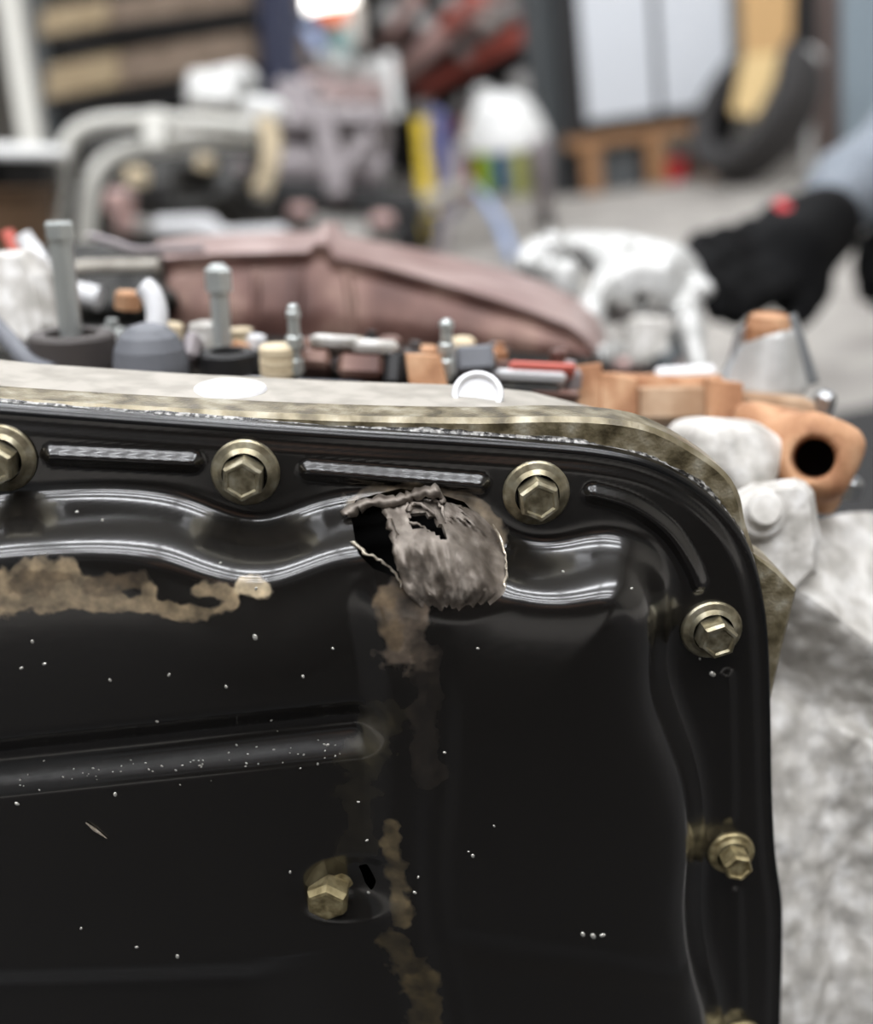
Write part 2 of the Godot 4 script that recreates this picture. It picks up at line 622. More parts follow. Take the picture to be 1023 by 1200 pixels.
	M.red_beam = mat(rgb(206, 104, 90), 0.55)
	M.pink_beam = mat(rgb(206, 172, 166), 0.6)
	M.slate = mat(rgb(88, 92, 94), 0.55)
	M.navy = mat(rgb(52, 56, 78), 0.5)
	M.dark = mat(rgb(36, 35, 36), 0.7)
	M.panel = mat(rgb(218, 222, 228), 0.45)
	M.wood = mat(Color.WHITE, 0.75, 0.0, noise_tex(0.02, 36, 4, [[0.2, rgb(136, 98, 66)], [0.7, rgb(176, 134, 96)]]), 3.0)
	M.carton = mat(Color.WHITE, 0.8, 0.0, noise_tex(0.01, 37, 3, [[0.2, rgb(166, 146, 116)], [0.7, rgb(190, 170, 138)]]), 2.0)
	M.carton_dull = mat(Color.WHITE, 0.8, 0.0, noise_tex(0.01, 38, 3, [[0.2, rgb(120, 104, 90)], [0.7, rgb(150, 132, 116)]]), 2.0)
	M.card_sheet = mat(rgb(214, 186, 134), 0.8)
	M.tyre = mat(rgb(56, 54, 54), 0.75)
	M.post = mat(rgb(150, 132, 126), 0.7)
	M.shutter = mat(rgb(150, 164, 174), 0.5)
	M.red = mat(rgb(206, 44, 52), 0.5)
	M.yellow = mat(rgb(232, 200, 40), 0.5)
	M.blue = mat(rgb(62, 110, 166), 0.45)
	M.light_blue = mat(rgb(150, 170, 208), 0.5)
	M.violet = mat(rgb(104, 106, 150), 0.5)
	M.green = mat(rgb(164, 196, 44), 0.45)
	M.olive = mat(rgb(178, 180, 110), 0.5)
	M.orange = mat(rgb(196, 96, 54), 0.6)
	M.teal = mat(rgb(120, 150, 150), 0.6)
	M.white_plastic = mat(rgb(236, 236, 234), 0.4)
	M.glove = mat(rgb(13, 13, 14), 0.7)
	M.glove.metallic_specular = 0.2
	M.sleeve = mat(Color.WHITE, 0.9, 0.0, noise_tex(0.03, 39, 4, [[0.2, rgb(104, 112, 122)], [0.7, rgb(146, 152, 160)]]), 14.0, fine, 0.03)
	M.drop = mat(rgb(210, 208, 200), 0.12, 0.6)
	M.added_mat_rubber = mat(rgb(46, 45, 45), 0.8)
	M.lump = mat(Color.WHITE, 0.4, 0.3, noise_tex(0.02, 40, 4, [[0.2, rgb(130, 130, 128)], [0.7, rgb(220, 220, 218)]]), 6.0)
	M.bench = mat(rgb(226, 200, 198), 0.45)
	M.jet = mat(rgb(12, 12, 12), 0.6)

# ---------------------------------------------------------------- the engine and its oil pan
const GX0 := -0.24
const GX1 := 0.10
const GY0 := 0.10
const GY1 := 0.425
const GS := 0.00075
const RISE := 0.016

func to2(p: Array, z: float) -> Array:
	var o := []
	for q in p:
		var w := Z(q[0], q[1], z)
		o.append(Vector2(w.x, w.y))
	return o

func seg_dist(q: Vector2, a: Vector2, b: Vector2) -> float:
	var ab := b - a
	var t := clampf((q - a).dot(ab) / maxf(ab.length_squared(), 1e-12), 0.0, 1.0)
	return q.distance_to(a + ab * t)

func line_dist(q: Vector2, l: Array) -> float:
	var d := 1e9
	for i in l.size() - 1:
		d = minf(d, seg_dist(q, l[i], l[i + 1]))
	return d

# signed distance (inside positive) to a closed outline, on a coarse lattice brought up to the fine one
func field(loop: Array, nx: int, ny: int) -> Image:
	var cs := GS * 2.0
	var w := (nx - 1) / 2 + 1
	var h := (ny - 1) / 2 + 1
	var im := Image.create(w, h, false, Image.FORMAT_RF)
	var pl := PackedVector2Array(loop)
	var n := pl.size()
	for j in h:
		for i in w:
			var q := Vector2(GX0 + i * cs, GY0 + j * cs)
			var d := 1e9
			var ins := false
			var a := pl[n - 1]
			for k in n:
				var b := pl[k]
				var ab := b - a
				var t := clampf((q - a).dot(ab) / ab.length_squared(), 0.0, 1.0)
				d = minf(d, q.distance_squared_to(a + ab * t))
				if (a.y > q.y) != (b.y > q.y) and q.x < (b.x - a.x) * (q.y - a.y) / (b.y - a.y) + a.x:
					ins = not ins
				a = b
			im.set_pixel(i, j, Color(sqrt(d) if ins else -sqrt(d), 0, 0))
	return im

func sample(im: Image, fx: float, fy: float) -> float:      # smooth (cubic B-spline) look-up
	var x := clampf(fx * 0.5, 1.0, im.get_width() - 3.001)
	var y := clampf(fy * 0.5, 1.0, im.get_height() - 3.001)
	var i := int(x)
	var j := int(y)
	var u := x - i
	var v := y - j
	var bu := [(1 - u) ** 3 / 6.0, (3 * u ** 3 - 6 * u * u + 4) / 6.0, (-3 * u ** 3 + 3 * u * u + 3 * u + 1) / 6.0, u ** 3 / 6.0]
	var bv := [(1 - v) ** 3 / 6.0, (3 * v ** 3 - 6 * v * v + 4) / 6.0, (-3 * v ** 3 + 3 * v * v + 3 * v + 1) / 6.0, v ** 3 / 6.0]
	var s := 0.0
	for b in 4:
		for a in 4:
			s += bu[a] * bv[b] * im.get_pixel(i - 1 + a, j - 1 + b).r
	return s

var hgt := PackedFloat32Array()
var gnx := 0
var gny := 0

func pan_h(x: float, y: float) -> float:
	var fx := clampf((x - GX0) / GS, 0, gnx - 1.001)
	var fy := clampf((y - GY0) / GS, 0, gny - 1.001)
	var i := int(fx)
	var j := int(fy)
	var k := i + gnx * j
	return lerpf(lerpf(hgt[k], hgt[k + 1], fx - i), lerpf(hgt[k + gnx], hgt[k + gnx + 1], fx - i), fy - j)

func on_pan(px: float, py: float, lift := 0.0) -> Vector3:   # the point of the pan's front seen there
	var z := RISE * 0.6
	var p := Vector3.ZERO
	for i in 8:
		p = Z(px, py, z)
		z = lerpf(z, pan_h(p.x, p.y) + lift, 0.7)
	p.z = pan_h(p.x, p.y) + lift
	return p

func stroke(im: PackedByteArray, tw: int, th: int, line: Array, rad: float, c: Color, rough: float, nz: FastNoiseLite, soft := 0.4) -> void:
	for i in line.size() - 1:
		var a: Vector2 = line[i]
		var b: Vector2 = line[i + 1]
		var lo := a.min(b) - Vector2.ONE * rad * 1.6
		var hi := a.max(b) + Vector2.ONE * rad * 1.6
		for ty in range(maxi(0, int((GY1 - hi.y) / (GY1 - GY0) * th)), mini(th - 1, int((GY1 - lo.y) / (GY1 - GY0) * th) + 1)):
			for tx in range(maxi(0, int((lo.x - GX0) / (GX1 - GX0) * tw)), mini(tw - 1, int((hi.x - GX0) / (GX1 - GX0) * tw) + 1)):
				var q := Vector2(GX0 + (GX1 - GX0) * (tx + 0.5) / tw, GY1 - (GY1 - GY0) * (ty + 0.5) / th)
				var nn := nz.get_noise_2d(q.x, q.y)
				var d := seg_dist(q, a, b) / rad + nn * 0.9
				var s := smoothstep(1.0, 1.0 - soft, d)
				if s <= 0.0:
					continue
				var v := 1.0 + nz.get_noise_2d(q.y * 1.6 + 5.0, q.x * 1.6) * 0.5
				s *= c.a
				var at := (ty * tw + tx) * 4
				im[at] = int(clampf(lerpf(im[at], c.r8 * v, s), 0, 255))
				im[at + 1] = int(clampf(lerpf(im[at + 1], c.g8 * v, s), 0, 255))
				im[at + 2] = int(clampf(lerpf(im[at + 2], c.b8 * v, s), 0, 255))
				im[at + 3] = int(lerpf(im[at + 3], rough * 255.0, s))

func pan_material(streaks: Array) -> StandardMaterial3D:
	var tw := 1200
	var th := 1150
	var b := PackedByteArray()
	b.resize(tw * th * 4)
	var row := PackedByteArray()
	row.resize(tw * 4)
	for i in tw:
		row[i * 4] = 22; row[i * 4 + 1] = 20; row[i * 4 + 2] = 18; row[i * 4 + 3] = 62
	b = PackedByteArray()
	for j in th:
		b.append_array(row)
	var nz := FastNoiseLite.new()
	nz.seed = 5
	nz.frequency = 95.0
	nz.fractal_octaves = 4
	for s in streaks:
		stroke(b, tw, th, to2(s[0], s[4] if s.size() > 4 else RISE), s[1] * 0.0002, s[2], s[3], nz)
	var im := Image.create_from_data(tw, th, false, Image.FORMAT_RGBA8, b)
	var ro := Image.create(tw, th, false, Image.FORMAT_L8)
	var rb := PackedByteArray()
	rb.resize(tw * th)
	for i in tw * th:
		rb[i] = b[i * 4 + 3]
		b[i * 4 + 3] = 255
	im = Image.create_from_data(tw, th, false, Image.FORMAT_RGBA8, b)
	ro = Image.create_from_data(tw, th, false, Image.FORMAT_L8, rb)
	var m := StandardMaterial3D.new()
	m.albedo_texture = ImageTexture.create_from_image(im)
	m.roughness_texture = ImageTexture.create_from_image(ro)
	m.roughness = 1.0
	m.metallic_specular = 0.45
	m.clearcoat_enabled = true            # a film of oil over the paint
	m.clearcoat = 1.0
	m.clearcoat_roughness = 0.13
	m.heightmap_enabled = true
	m.heightmap_texture = noise_tex(0.08, 51, 4, [], 1024)
	m.heightmap_scale = 0.004
	return m

func build_engine() -> void:
	var eng := thing("engine", "car engine lying on its side with a torn black oil pan facing out", "engine", Vector3(0, 0, -0.2))
	# ---- outlines on the flange plane
	var outer := to2([[-140, 476], [0, 487], [200, 502], [400, 516], [520, 523], [640, 531], [700, 537], [750, 547], [790, 563], [828, 588], [860, 622], [880, 660], [891, 705], [897, 755], [900, 840], [902, 940], [906, 1010], [913, 1060], [914, 1110], [912, 1200], [910, 1290]], 0.0)
	outer = smooth_line(outer, false, 4)
	outer += [Vector2(0.055, 0.125), Vector2(0.04, 0.112), Vector2(-0.20, 0.112), Vector2(-0.222, 0.125), Vector2(-0.228, 0.15), Vector2(-0.228, 0.385), Vector2(-0.222, 0.402), Vector2(-0.205, 0.408)]
	var foot := to2([[-400, 600], [-60, 600], [0, 592], [60, 587], [150, 584], [215, 591], [255, 609], [295, 622], [330, 617], [370, 603], [410, 598], [460, 592], [510, 594], [550, 606], [588, 633], [622, 648], [660, 645], [700, 631], [738, 632], [768, 650], [787, 690], [783, 740], [779, 780], [794, 830], [814, 880], [825, 940], [827, 1000], [821, 1060], [828, 1110], [843, 1150], [851, 1200], [854, 1270]], 0.0)
	foot = smooth_line(foot, false, 3)
	foot += [Vector2(0.03, 0.145), Vector2(-0.19, 0.145), Vector2(-0.205, 0.165), Vector2(-0.205, 0.375), Vector2(-0.195, 0.385)]
	var crest := to2([[-400, 655], [-60, 642], [0, 636], [100, 631], [180, 640], [240, 658], [300, 668], [345, 656], [395, 634], [440, 626], [500, 630], [550, 654], [596, 684], [660, 692], [710, 689], [738, 702], [752, 735], [756, 790], [764, 840], [782, 890], [797, 950], [800, 1010], [794, 1070], [803, 1130], [818, 1200], [820, 1260]], RISE)
	crest = smooth_line(crest, false, 3)
	crest += [Vector2(0.015, 0.17), Vector2(-0.17, 0.17), Vector2(-0.185, 0.185), Vector2(-0.185, 0.35), Vector2(-0.18, 0.362)]
	gnx = int(round((GX1 - GX0) / GS)) + 1
	gny = int(round((GY1 - GY0) / GS)) + 1
	var f_out := field(outer, gnx, gny)
	var f_foot := field(foot, gnx, gny)
	var f_crest := field(crest, gnx, gny)
	var beads := []
	for b in [[[-120, 520], [-20, 526]], [[62, 533], [226, 541]], [[362, 551], [562, 567]], [[694, 578], [740, 592], [782, 622], [808, 660], [818, 684]], [[852, 792], [854, 860], [856, 955]], [[862, 1045], [866, 1180]]]:
		beads.append(smooth_line(to2(b, 0.0), false, 5))
	var b_h := [0.002, 0.002, 0.002, 0.0017, 0.0007, 0.0007]
	var groove := to2([[-200, 905], [0, 889], [200, 868], [414, 845]], RISE)
	var ridge := to2([[452, 700], [462, 780], [466, 880], [464, 960], [474, 1040], [492, 1120], [512, 1200], [520, 1280]], RISE)
	var right_lip := to2([[520, 700], [518, 800], [516, 900], [508, 1000], [510, 1080], [530, 1170], [545, 1260]], RISE)
	var low_step := to2([[-200, 1130], [0, 1121], [150, 1117], [290, 1112], [350, 1092], [400, 1075]], RISE)
	var low_crease := to2([[540, 1098], [620, 1112], [700, 1124], [790, 1146]], RISE)
	var pocket := Z(412, 1030, RISE)
	var dent := Z(540, 660, RISE)
	hgt.resize(gnx * gny)
	var edge := PackedFloat32Array()
	edge.resize(gnx * gny)
	var wall := PackedFloat32Array()
	wall.resize(gnx * gny)
	var crest_d := PackedFloat32Array()
	crest_d.resize(gnx * gny)
	for j in gny:
		for i in gnx:
			var dO := sample(f_out, i, j)
			edge[i + gnx * j] = dO
			crest_d[i + gnx * j] = -1.0
			if dO < -0.004:
				continue
			var dF := sample(f_foot, i, j)
			if dF > 0.0:
				var dS := sample(f_crest, i, j)
				crest_d[i + gnx * j] = dS
				var t := 1.0 if dS >= 0.0 else dF / (dF - dS + 1e-6)
				wall[i + gnx * j] = RISE * t * t * (3.0 - 2.0 * t)
	for k in 20:                                   # soften the pressed corners
		for pass_ in 2:
			var st := 1 if pass_ == 0 else gnx
			var o := wall.duplicate()
			for a in range(gnx, gnx * (gny - 1)):
				o[a] = (wall[a - st] + 2.0 * wall[a] + wall[a + st]) * 0.25
			wall = o
	for j in gny:
		for i in gnx:
			var x := GX0 + i * GS
			var y := GY0 + j * GS
			var q := Vector2(x, y)
			var dO := edge[i + gnx * j]
			if dO < -0.004:
				continue
			var dS := crest_d[i + gnx * j]
			var h := wall[i + gnx * j]
			if dS > -0.9:
				if dS > 0.0:
					h += 0.0035 * (1.0 - exp(-dS / 0.012))
					var inner := smoothstep(0.0, 0.012, dS)
					# the long pressed groove across the left half
					var dg := line_dist(q, groove)
					if dg < 0.012:
						var gy: float = dg / 0.0085
						if gy < 1.0:
							h -= 0.0042 * inner * pow(0.5 + 0.5 * cos(PI * gy), 0.8)
					# the upright crease between both halves
					var dr := line_dist(q, ridge)
					if dr < 0.009:
						h += 0.0016 * (0.5 + 0.5 * cos(PI * dr / 0.009)) * smoothstep(0.0, 0.02, dS)
					var dl := line_dist(q, right_lip)
					if dl < 0.006:
						h -= 0.0011 * (0.5 + 0.5 * cos(PI * dl / 0.006)) * smoothstep(0.005, 0.05, dS)
					# lower steps
					if y < low_step[0].y + 0.02 and x < low_step[5].x:
						var d2 := line_dist(q, low_step)
						var below: bool = y < lerpf(low_step[1].y, low_step[3].y, clampf((x - low_step[1].x) / (low_step[3].x - low_step[1].x), -1.0, 1.2))
						if below:
							h -= 0.0035 * smoothstep(0.0, 0.010, d2) * smoothstep(low_step[5].x, low_step[5].x - 0.03, x)
					var dc := line_dist(q, low_crease)
					if dc < 0.007:
						h -= 0.0009 * (0.5 + 0.5 * cos(PI * dc / 0.007))
					var dp := Vector2((x - pocket.x) / 0.017, (y - pocket.y) / 0.011).length()
					if dp < 1.0:
						h -= 0.0035 * pow(1.0 - dp * dp, 1.5)
				var dd := Vector2((x - dent.x) / 0.02, (y - dent.y) / 0.014).length()
				if dd < 1.0:
					h -= 0.003 * (1.0 - dd * dd) * (1.0 - dd * dd)
			else:
				for bi_ in beads.size():
					var d := line_dist(q, beads[bi_])
					if d < 0.0028:
						h += b_h[bi_] * (0.5 + 0.5 * cos(PI * d / 0.0028))
				if dO < 0.004:
					h -= 0.0009 * smoothstep(0.004, 0.0012, dO)
			hgt[i + gnx * j] = h
	# ---- streaks of bare metal and dried sealant in the paint
	var tan_ := Color8(132, 116, 92, 235)
	var brown := Color8(92, 78, 60, 190)
	var pan_mat := pan_material([
		[[[-60, 700], [0, 694], [18, 676], [48, 664], [84, 666], [98, 678]], 20, tan_, 0.6],
		[[[-60, 712], [0, 706], [40, 696], [80, 690]], 20, tan_, 0.6],
		[[[30, 678], [70, 676]], 16, brown, 0.6],
		[[[80, 694], [120, 700], [170, 701]], 15, tan_, 0.6],
		[[[175, 702], [215, 711], [245, 713], [274, 704], [272, 693], [240, 689]], 12, tan_, 0.6],
		[[[110, 680], [170, 679]], 12, brown, 0.6],
		[[[176, 686], [178, 696]], 14, tan_, 0.6],
		[[[284, 684], [310, 689]], 12, Color8(176, 160, 132, 245), 0.5],
		[[[468, 690], [474, 720], [478, 752]], 32, Color8(100, 88, 76, 210), 0.5],
		[[[452, 690], [458, 730]], 18, brown, 0.5],
		[[[446, 830], [444, 860], [425, 885]], 30, Color8(66, 60, 42, 80), 0.45],
		[[[420, 920], [424, 990]], 26, Color8(60, 54, 38, 70), 0.45],
		[[[458, 950], [462, 1010], [474, 1064]], 15, Color8(92, 80, 58, 200), 0.5],
		[[[468, 1090], [492, 1140], [508, 1200]], 26, Color8(70, 60, 40, 170), 0.5],
		[[[500, 760], [500, 900]], 20, Color8(46, 40, 34, 150), 0.4],
		[[[410, 598], [460, 586], [520, 588], [570, 606], [592, 640]], 12, Color8(120, 108, 92, 230), 0.5, 0.008],
	])
	# ---- the pan's sheet: the lattice cut along its outline and along the tear
	var tear := to2([[409, 612], [416, 604], [436, 599], [470, 592], [510, 596], [548, 608], [570, 630], [582, 658], [582, 684], [566, 692], [536, 693], [504, 690], [482, 680], [465, 666], [438, 655], [420, 640]], RISE * 0.75)
	var slit := to2([[420, 1012], [430, 1008], [441, 1030], [436, 1042], [428, 1034]], RISE)
	var t_box := AABB(Vector3(tear[0].x, tear[0].y, 0), Vector3.ZERO)
	for q in tear:
		t_box = t_box.expand(Vector3(q.x, q.y, 0))
	var cut := edge.duplicate()
	for j in gny:
		for i in gnx:
			var q := Vector2(GX0 + i * GS, GY0 + j * GS)
			if t_box.grow(0.003).has_point(Vector3(q.x, q.y, 0)):
				var d := minf(line_dist(q, tear), seg_dist(q, tear[-1], tear[0]))
				if Geometry2D.is_point_in_polygon(q, PackedVector2Array(tear)):
					d = -d
				cut[i + gnx * j] = minf(cut[i + gnx * j], d)
			elif absf(q.x - slit[0].x) < 0.01 and absf(q.y - slit[0].y) < 0.015:
				var d := minf(line_dist(q, slit), seg_dist(q, slit[-1], slit[0]))
				if Geometry2D.is_point_in_polygon(q, PackedVector2Array(slit)):
					d = -d
				cut[i + gnx * j] = minf(cut[i + gnx * j], d)
	var verts := PackedVector3Array()
	var norms := PackedVector3Array()
	var uvs := PackedVector2Array()
	var idx := PackedInt32Array()
	for j in gny:
		for i in gnx:
			var at := i + gnx * j
			var i0 := maxi(i - 1, 0)
			var i1 := mini(i + 1, gnx - 1)
			var j0 := maxi(j - 1, 0)
			var j1 := mini(j + 1, gny - 1)
			var gx := (hgt[i1 + gnx * j] - hgt[i0 + gnx * j]) / ((i1 - i0) * GS)
			var gy := (hgt[i + gnx * j1] - hgt[i + gnx * j0]) / ((j1 - j0) * GS)
			verts.append(Vector3(GX0 + i * GS, GY0 + j * GS, hgt[at]))
			norms.append(Vector3(-gx, -gy, 1).normalized())
			uvs.append(Vector2(float(i) / (gnx - 1), 1.0 - float(j) / (gny - 1)))
	var on_edge := {}
	for j in gny - 1:
		for i in gnx - 1:
			var a := i + gnx * j
			var b := a + 1
			var c := a + gnx + 1
			var d := a + gnx
			for t in [[a, d, c], [a, c, b]]:
				var n_in := 0
				for k in 3:
					if cut[t[k]] >= 0.0:
						n_in += 1
				if n_in == 0:
					continue
				if n_in == 3:
					idx.append(t[0]); idx.append(t[1]); idx.append(t[2])
					continue
				var poly := []
				for k in 3:
					var p: int = t[k]
					var q: int = t[(k + 1) % 3]
					if cut[p] >= 0.0:
						poly.append(p)
					if (cut[p] >= 0.0) != (cut[q] >= 0.0):
						var key := mini(p, q) * 1000003 + maxi(p, q)
						if not on_edge.has(key):
							var s := cut[p] / (cut[p] - cut[q])
							verts.append(verts[p].lerp(verts[q], s))
							norms.append(norms[p].lerp(norms[q], s).normalized())
							uvs.append(uvs[p].lerp(uvs[q], s))
							on_edge[key] = verts.size() - 1
						poly.append(on_edge[key])
				for k in range(1, poly.size() - 1):
					idx.append(poly[0]); idx.append(poly[k]); idx.append(poly[k + 1])
	for i in verts.size():
		verts[i] -= eng.position
	var arr := []
	arr.resize(Mesh.ARRAY_MAX)
	arr[Mesh.ARRAY_VERTEX] = verts
	arr[Mesh.ARRAY_NORMAL] = norms
	arr[Mesh.ARRAY_TEX_UV] = uvs
	arr[Mesh.ARRAY_INDEX] = idx
	var me := ArrayMesh.new()
	me.add_surface_from_arrays(Mesh.PRIMITIVE_TRIANGLES, arr)
	me.surface_set_material(0, pan_mat)
	var pan := MeshInstance3D.new()
	pan.mesh = me
	pan.name = "oil_pan"
	eng.add_child(pan)
	origins[pan] = eng.position
	pan.set_meta("label", "glossy black pressed steel oil pan with a torn hole near its upper edge")
	# ---- its rolled lip, turned back towards the engine
	var rim := MB.new()
	var prof := [[0.0, -0.0009], [0.0009, -0.0013], [0.0015, -0.0024], [0.0016, -0.0058], [0.0010, -0.0058]]
	var no := outer.size()
	var outs := []
	for i in no:
		var e: Vector2 = (outer[(i + 1) % no] - outer[(i - 1 + no) % no]).normalized()
		outs.append(Vector2(-e.y, e.x))
	var pn := [Vector2(0.1, 1), Vector2(0.5, 0.85), Vector2(1, 0.25), Vector2(1, 0), Vector2(0, -1)]
	for i in no:
		var j := (i + 1) % no
		for k in prof.size() - 1:
			var ring := []
			var nn := []
			for w in [[i, k], [i, k + 1], [j, k + 1], [j, k]]:
				var o2: Vector2 = outer[w[0]] + outs[w[0]] * prof[w[1]][0]
				ring.append(Vector3(o2.x, o2.y, prof[w[1]][1]))
				nn.append(Vector3(outs[w[0]].x * pn[w[1]].x, outs[w[0]].y * pn[w[1]].x, pn[w[1]].y).normalized())
			rim.quad(ring[0], ring[1], ring[2], ring[3], nn[0], nn[1], nn[2], nn[3])
	obj("rolled_lip", rim, M.black_gloss, pan)
	# ---- squeezed-out sealant between pan and engine, lumpy
	var rng := RandomNumberGenerator.new()
	rng.seed = 12
	var bead := []
	var brad := []
	for i in range(0, 90):
		var q: Vector2 = outer[mini(i, no - 1)]
		if i >= 80:
			break
		var nx2: Vector2 = outer[mini(i + 1, no - 1)]
		for s in 3:
			var w := q.lerp(nx2, s / 3.0)
			var sw := sin(bead.size() * 0.31) * 0.5 + sin(bead.size() * 0.123 + 1.0) * 0.5
			bead.append(Vector3(w.x + outs[i].x * 0.0008, w.y + outs[i].y * 0.0008, -0.0066))
			brad.append(0.0013 + 0.0006 * sw + rng.randf_range(-0.00018, 0.00018))
	obj("sealant_bead", MB.new().tube(bead, brad, 8), M.sealant, eng)
	# ---- bolts round the flange
	var bi := 0
	for b in [[2, 536, 1.0], [288, 553, 1.0], [628, 577, 1.0], [833, 737, 0.97], [856, 998, 0.8], [868, 1216, 0.8]]:
		var c := Z(b[0], b[1], 0.0)
		flange_bolt(c, Vector3(0, 0, 1), b[2], [0.3, 1.35, 0.52, 0.2, 0.7, 0.1][bi], pan, M.zinc if bi < 4 else M.zinc_dull)
		bi += 1
	# ---- drain plug in its pocket
	var dc := on_pan(385, 1047)
	var ax := Vector3(-0.12, -0.12, 1.0).normalized()
	var dp := MB.new()
	dp.lathe(dc - ax * 0.0065, ax, [Vector2(0.0066, 0.0), Vector2(0.0066, 0.004), Vector2(0.0062, 0.0048), Vector2(0.005, 0.0052)], 28)
	dp.lathe(dc - ax * 0.002, ax, [Vector2(0.0056, 0.0), Vector2(0.0056, 0.0044), Vector2(0.0048, 0.006), Vector2(0.004, 0.0062), Vector2(0.0, 0.0058)], 6, true, 0.35)
	obj("drain_plug", dp, M.zinc_dull, pan, "six-sided drain plug in its pocket")
	# ---- torn and hammered metal
	torn_metal(pan)
	# ---- drops of oil and a sliver of metal
	var drops := MB.new()
	for s in [[554, 1003, 4], [549, 998, 2], [490, 1028, 3], [486, 1046, 3.5], [432, 1046, 3], [208, 1121, 4], [135, 931, 4], [20, 942, 4], [95, 1088, 3], [184, 845, 3], [38, 752, 3], [52, 778, 3], [25, 783, 3], [198, 791, 3], [299, 747, 5], [129, 797, 3], [318, 844, 2.5], [355, 793, 3], [384, 873, 3], [160, 1110, 3], [683, 1095, 5], [695, 1097, 6], [706, 1096, 5], [521, 882, 3], [512, 700, 3], [579, 968, 2.5], [430, 985, 3], [340, 1022, 3], [835, 790, 6], [820, 772, 3], [660, 670, 3], [740, 690, 3], [258, 660, 3], [120, 610, 3], [90, 600, 3], [560, 760, 2.5], [390, 760, 2.5], [300, 690, 3], [420, 940, 2.5], [265, 805, 3]]:
		var p := on_pan(s[0], s[1])
		var r: float = s[2] * 0.000115
		drops.ball(p, Basis(Vector3(0, 0, 1), rng.randf() * 3.0), Vector3(r * 1.5, r, r * 0.7), 8)
	for i in 60:
		var t := rng.randf()
		var p := on_pan(lerpf(0, 400, t), lerpf(917, 878, t) + rng.randfn(0.0, 9.0))
		var r := rng.randf_range(0.0001, 0.0003)
		drops.ball(p, Basis(Vector3(0, 0, 1), rng.randf() * 3.0), Vector3(r * 1.6, r, r * 0.5), 6)
	var dr := obj("oil_drops", drops, M.drop, pan)
	dr.set_meta("kind", "stuff")
	var sp := on_pan(111, 972, 0.0004)
	obj("metal_sliver", MB.new().tube([sp + Vector3(-0.0016, 0.0022, 0), sp, sp + Vector3(0.0022, -0.003, 0)], [0.0002, 0.0007, 0.0001], 6, 0.5), M.bare_bright, pan)
	var shade_loop := []
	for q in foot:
		shade_loop.append(Vector3(q.x, q.y, -0.0058))
	obj("hole_shade_sheet", MB.new().prism(shade_loop, Vector3(0, 0, -0.001)), M.hollow_shade, eng)  # black sheet standing for the shade inside the pan behind the tear
	# ---- the engine's own flange and body behind the pan
	var plate := []
	for q in to2([[-140, 452], [0, 465], [200, 477], [400, 486], [560, 489], [640, 487], [715, 490], [767, 501], [816, 527], [850, 553], [866, 580], [872, 610], [884, 650], [893, 700], [899, 760], [903, 850], [905, 960], [909, 1050], [916, 1110], [914, 1200], [912, 1290]], -0.009):
		plate.append(Vector3(q.x, q.y, -0.0075))
	plate = smooth_line(plate, false, 3)
	plate += [Vector3(0.055, 0.118, -0.0075), Vector3(-0.2, 0.1, -0.0075), Vector3(-0.232, 0.12, -0.0075), Vector3(-0.234, 0.39, -0.0075), Vector3(-0.215, 0.415, -0.0075)]
	obj("bed_plate", MB.new().prism(plate, Vector3(0, 0, -0.0115), 0.0012, true), M.oily, eng, "oily brown machined flange behind the pan")
	var body := []
	for q in to2([[-140, 442], [0, 457], [200, 470], [400, 479], [560, 484], [640, 492], [720, 512], [790, 545], [840, 590], [860, 640], [880, 720], [890, 850], [895, 1000], [900, 1200], [905, 1290]], -0.019):
		body.append(Vector3(q.x, q.y, -0.019))
	body += [Vector3(0.05, 0.05, -0.019), Vector3(0.03, 0.0125, -0.019), Vector3(-0.2, 0.0125, -0.019), Vector3(-0.24, 0.05, -0.019), Vector3(-0.245, 0.40, -0.019)]
	obj("engine_block", MB.new().prism(body, Vector3(0, 0, -0.03), 0.002, false), M.cream_alu, eng, "pale grey aluminium engine block")
	var low := []
	for q in body:
		low.append(Vector3(q.x * 0.97, maxf(0.0125, minf(q.y, 0.37) * 0.93), -0.049))
	obj("cylinder_case", MB.new().prism(low, Vector3(0, 0, -0.36), 0.004), M.black_dirty, eng)
	var lug := []
	for q in [[884, 650], [912, 668], [935, 692], [918, 760], [904, 822], [893, 830], [886, 740]]:
		lug.append(Z(q[0], q[1], -0.006))
	obj("mounting_lug", MB.new().prism(lug, Vector3(0, 0, -0.014), 0.001), M.oily, eng, "pointed oily brown lug sticking out past the pan's corner")
	engine_fittings(eng)

func flange_bolt(c: Vector3, ax: Vector3, k: float, spin: float, parent: Node, m: Material) -> void:
	var b := MB.new()
	b.lathe(c, ax, [Vector2(0.0078 * k, -0.0004), Vector2(0.0079 * k, 0.0007), Vector2(0.0075 * k, 0.0012), Vector2(0.0062 * k, 0.0018 * k), Vector2(0.0052 * k, 0.0026 * k)], 36)
	b.lathe(c, ax, [Vector2(0.0050 * k, 0.0012), Vector2(0.0050 * k, 0.0066), Vector2(0.0044 * k, 0.0075)], 6, true, spin)
	b.lathe(c, ax, [Vector2(0.0044 * k, 0.0075), Vector2(0.0037 * k, 0.0075), Vector2(0.0033 * k, 0.0069), Vector2(0.0, 0.0069)], 6, true, spin)
	obj("flange_bolt", b, m, parent)

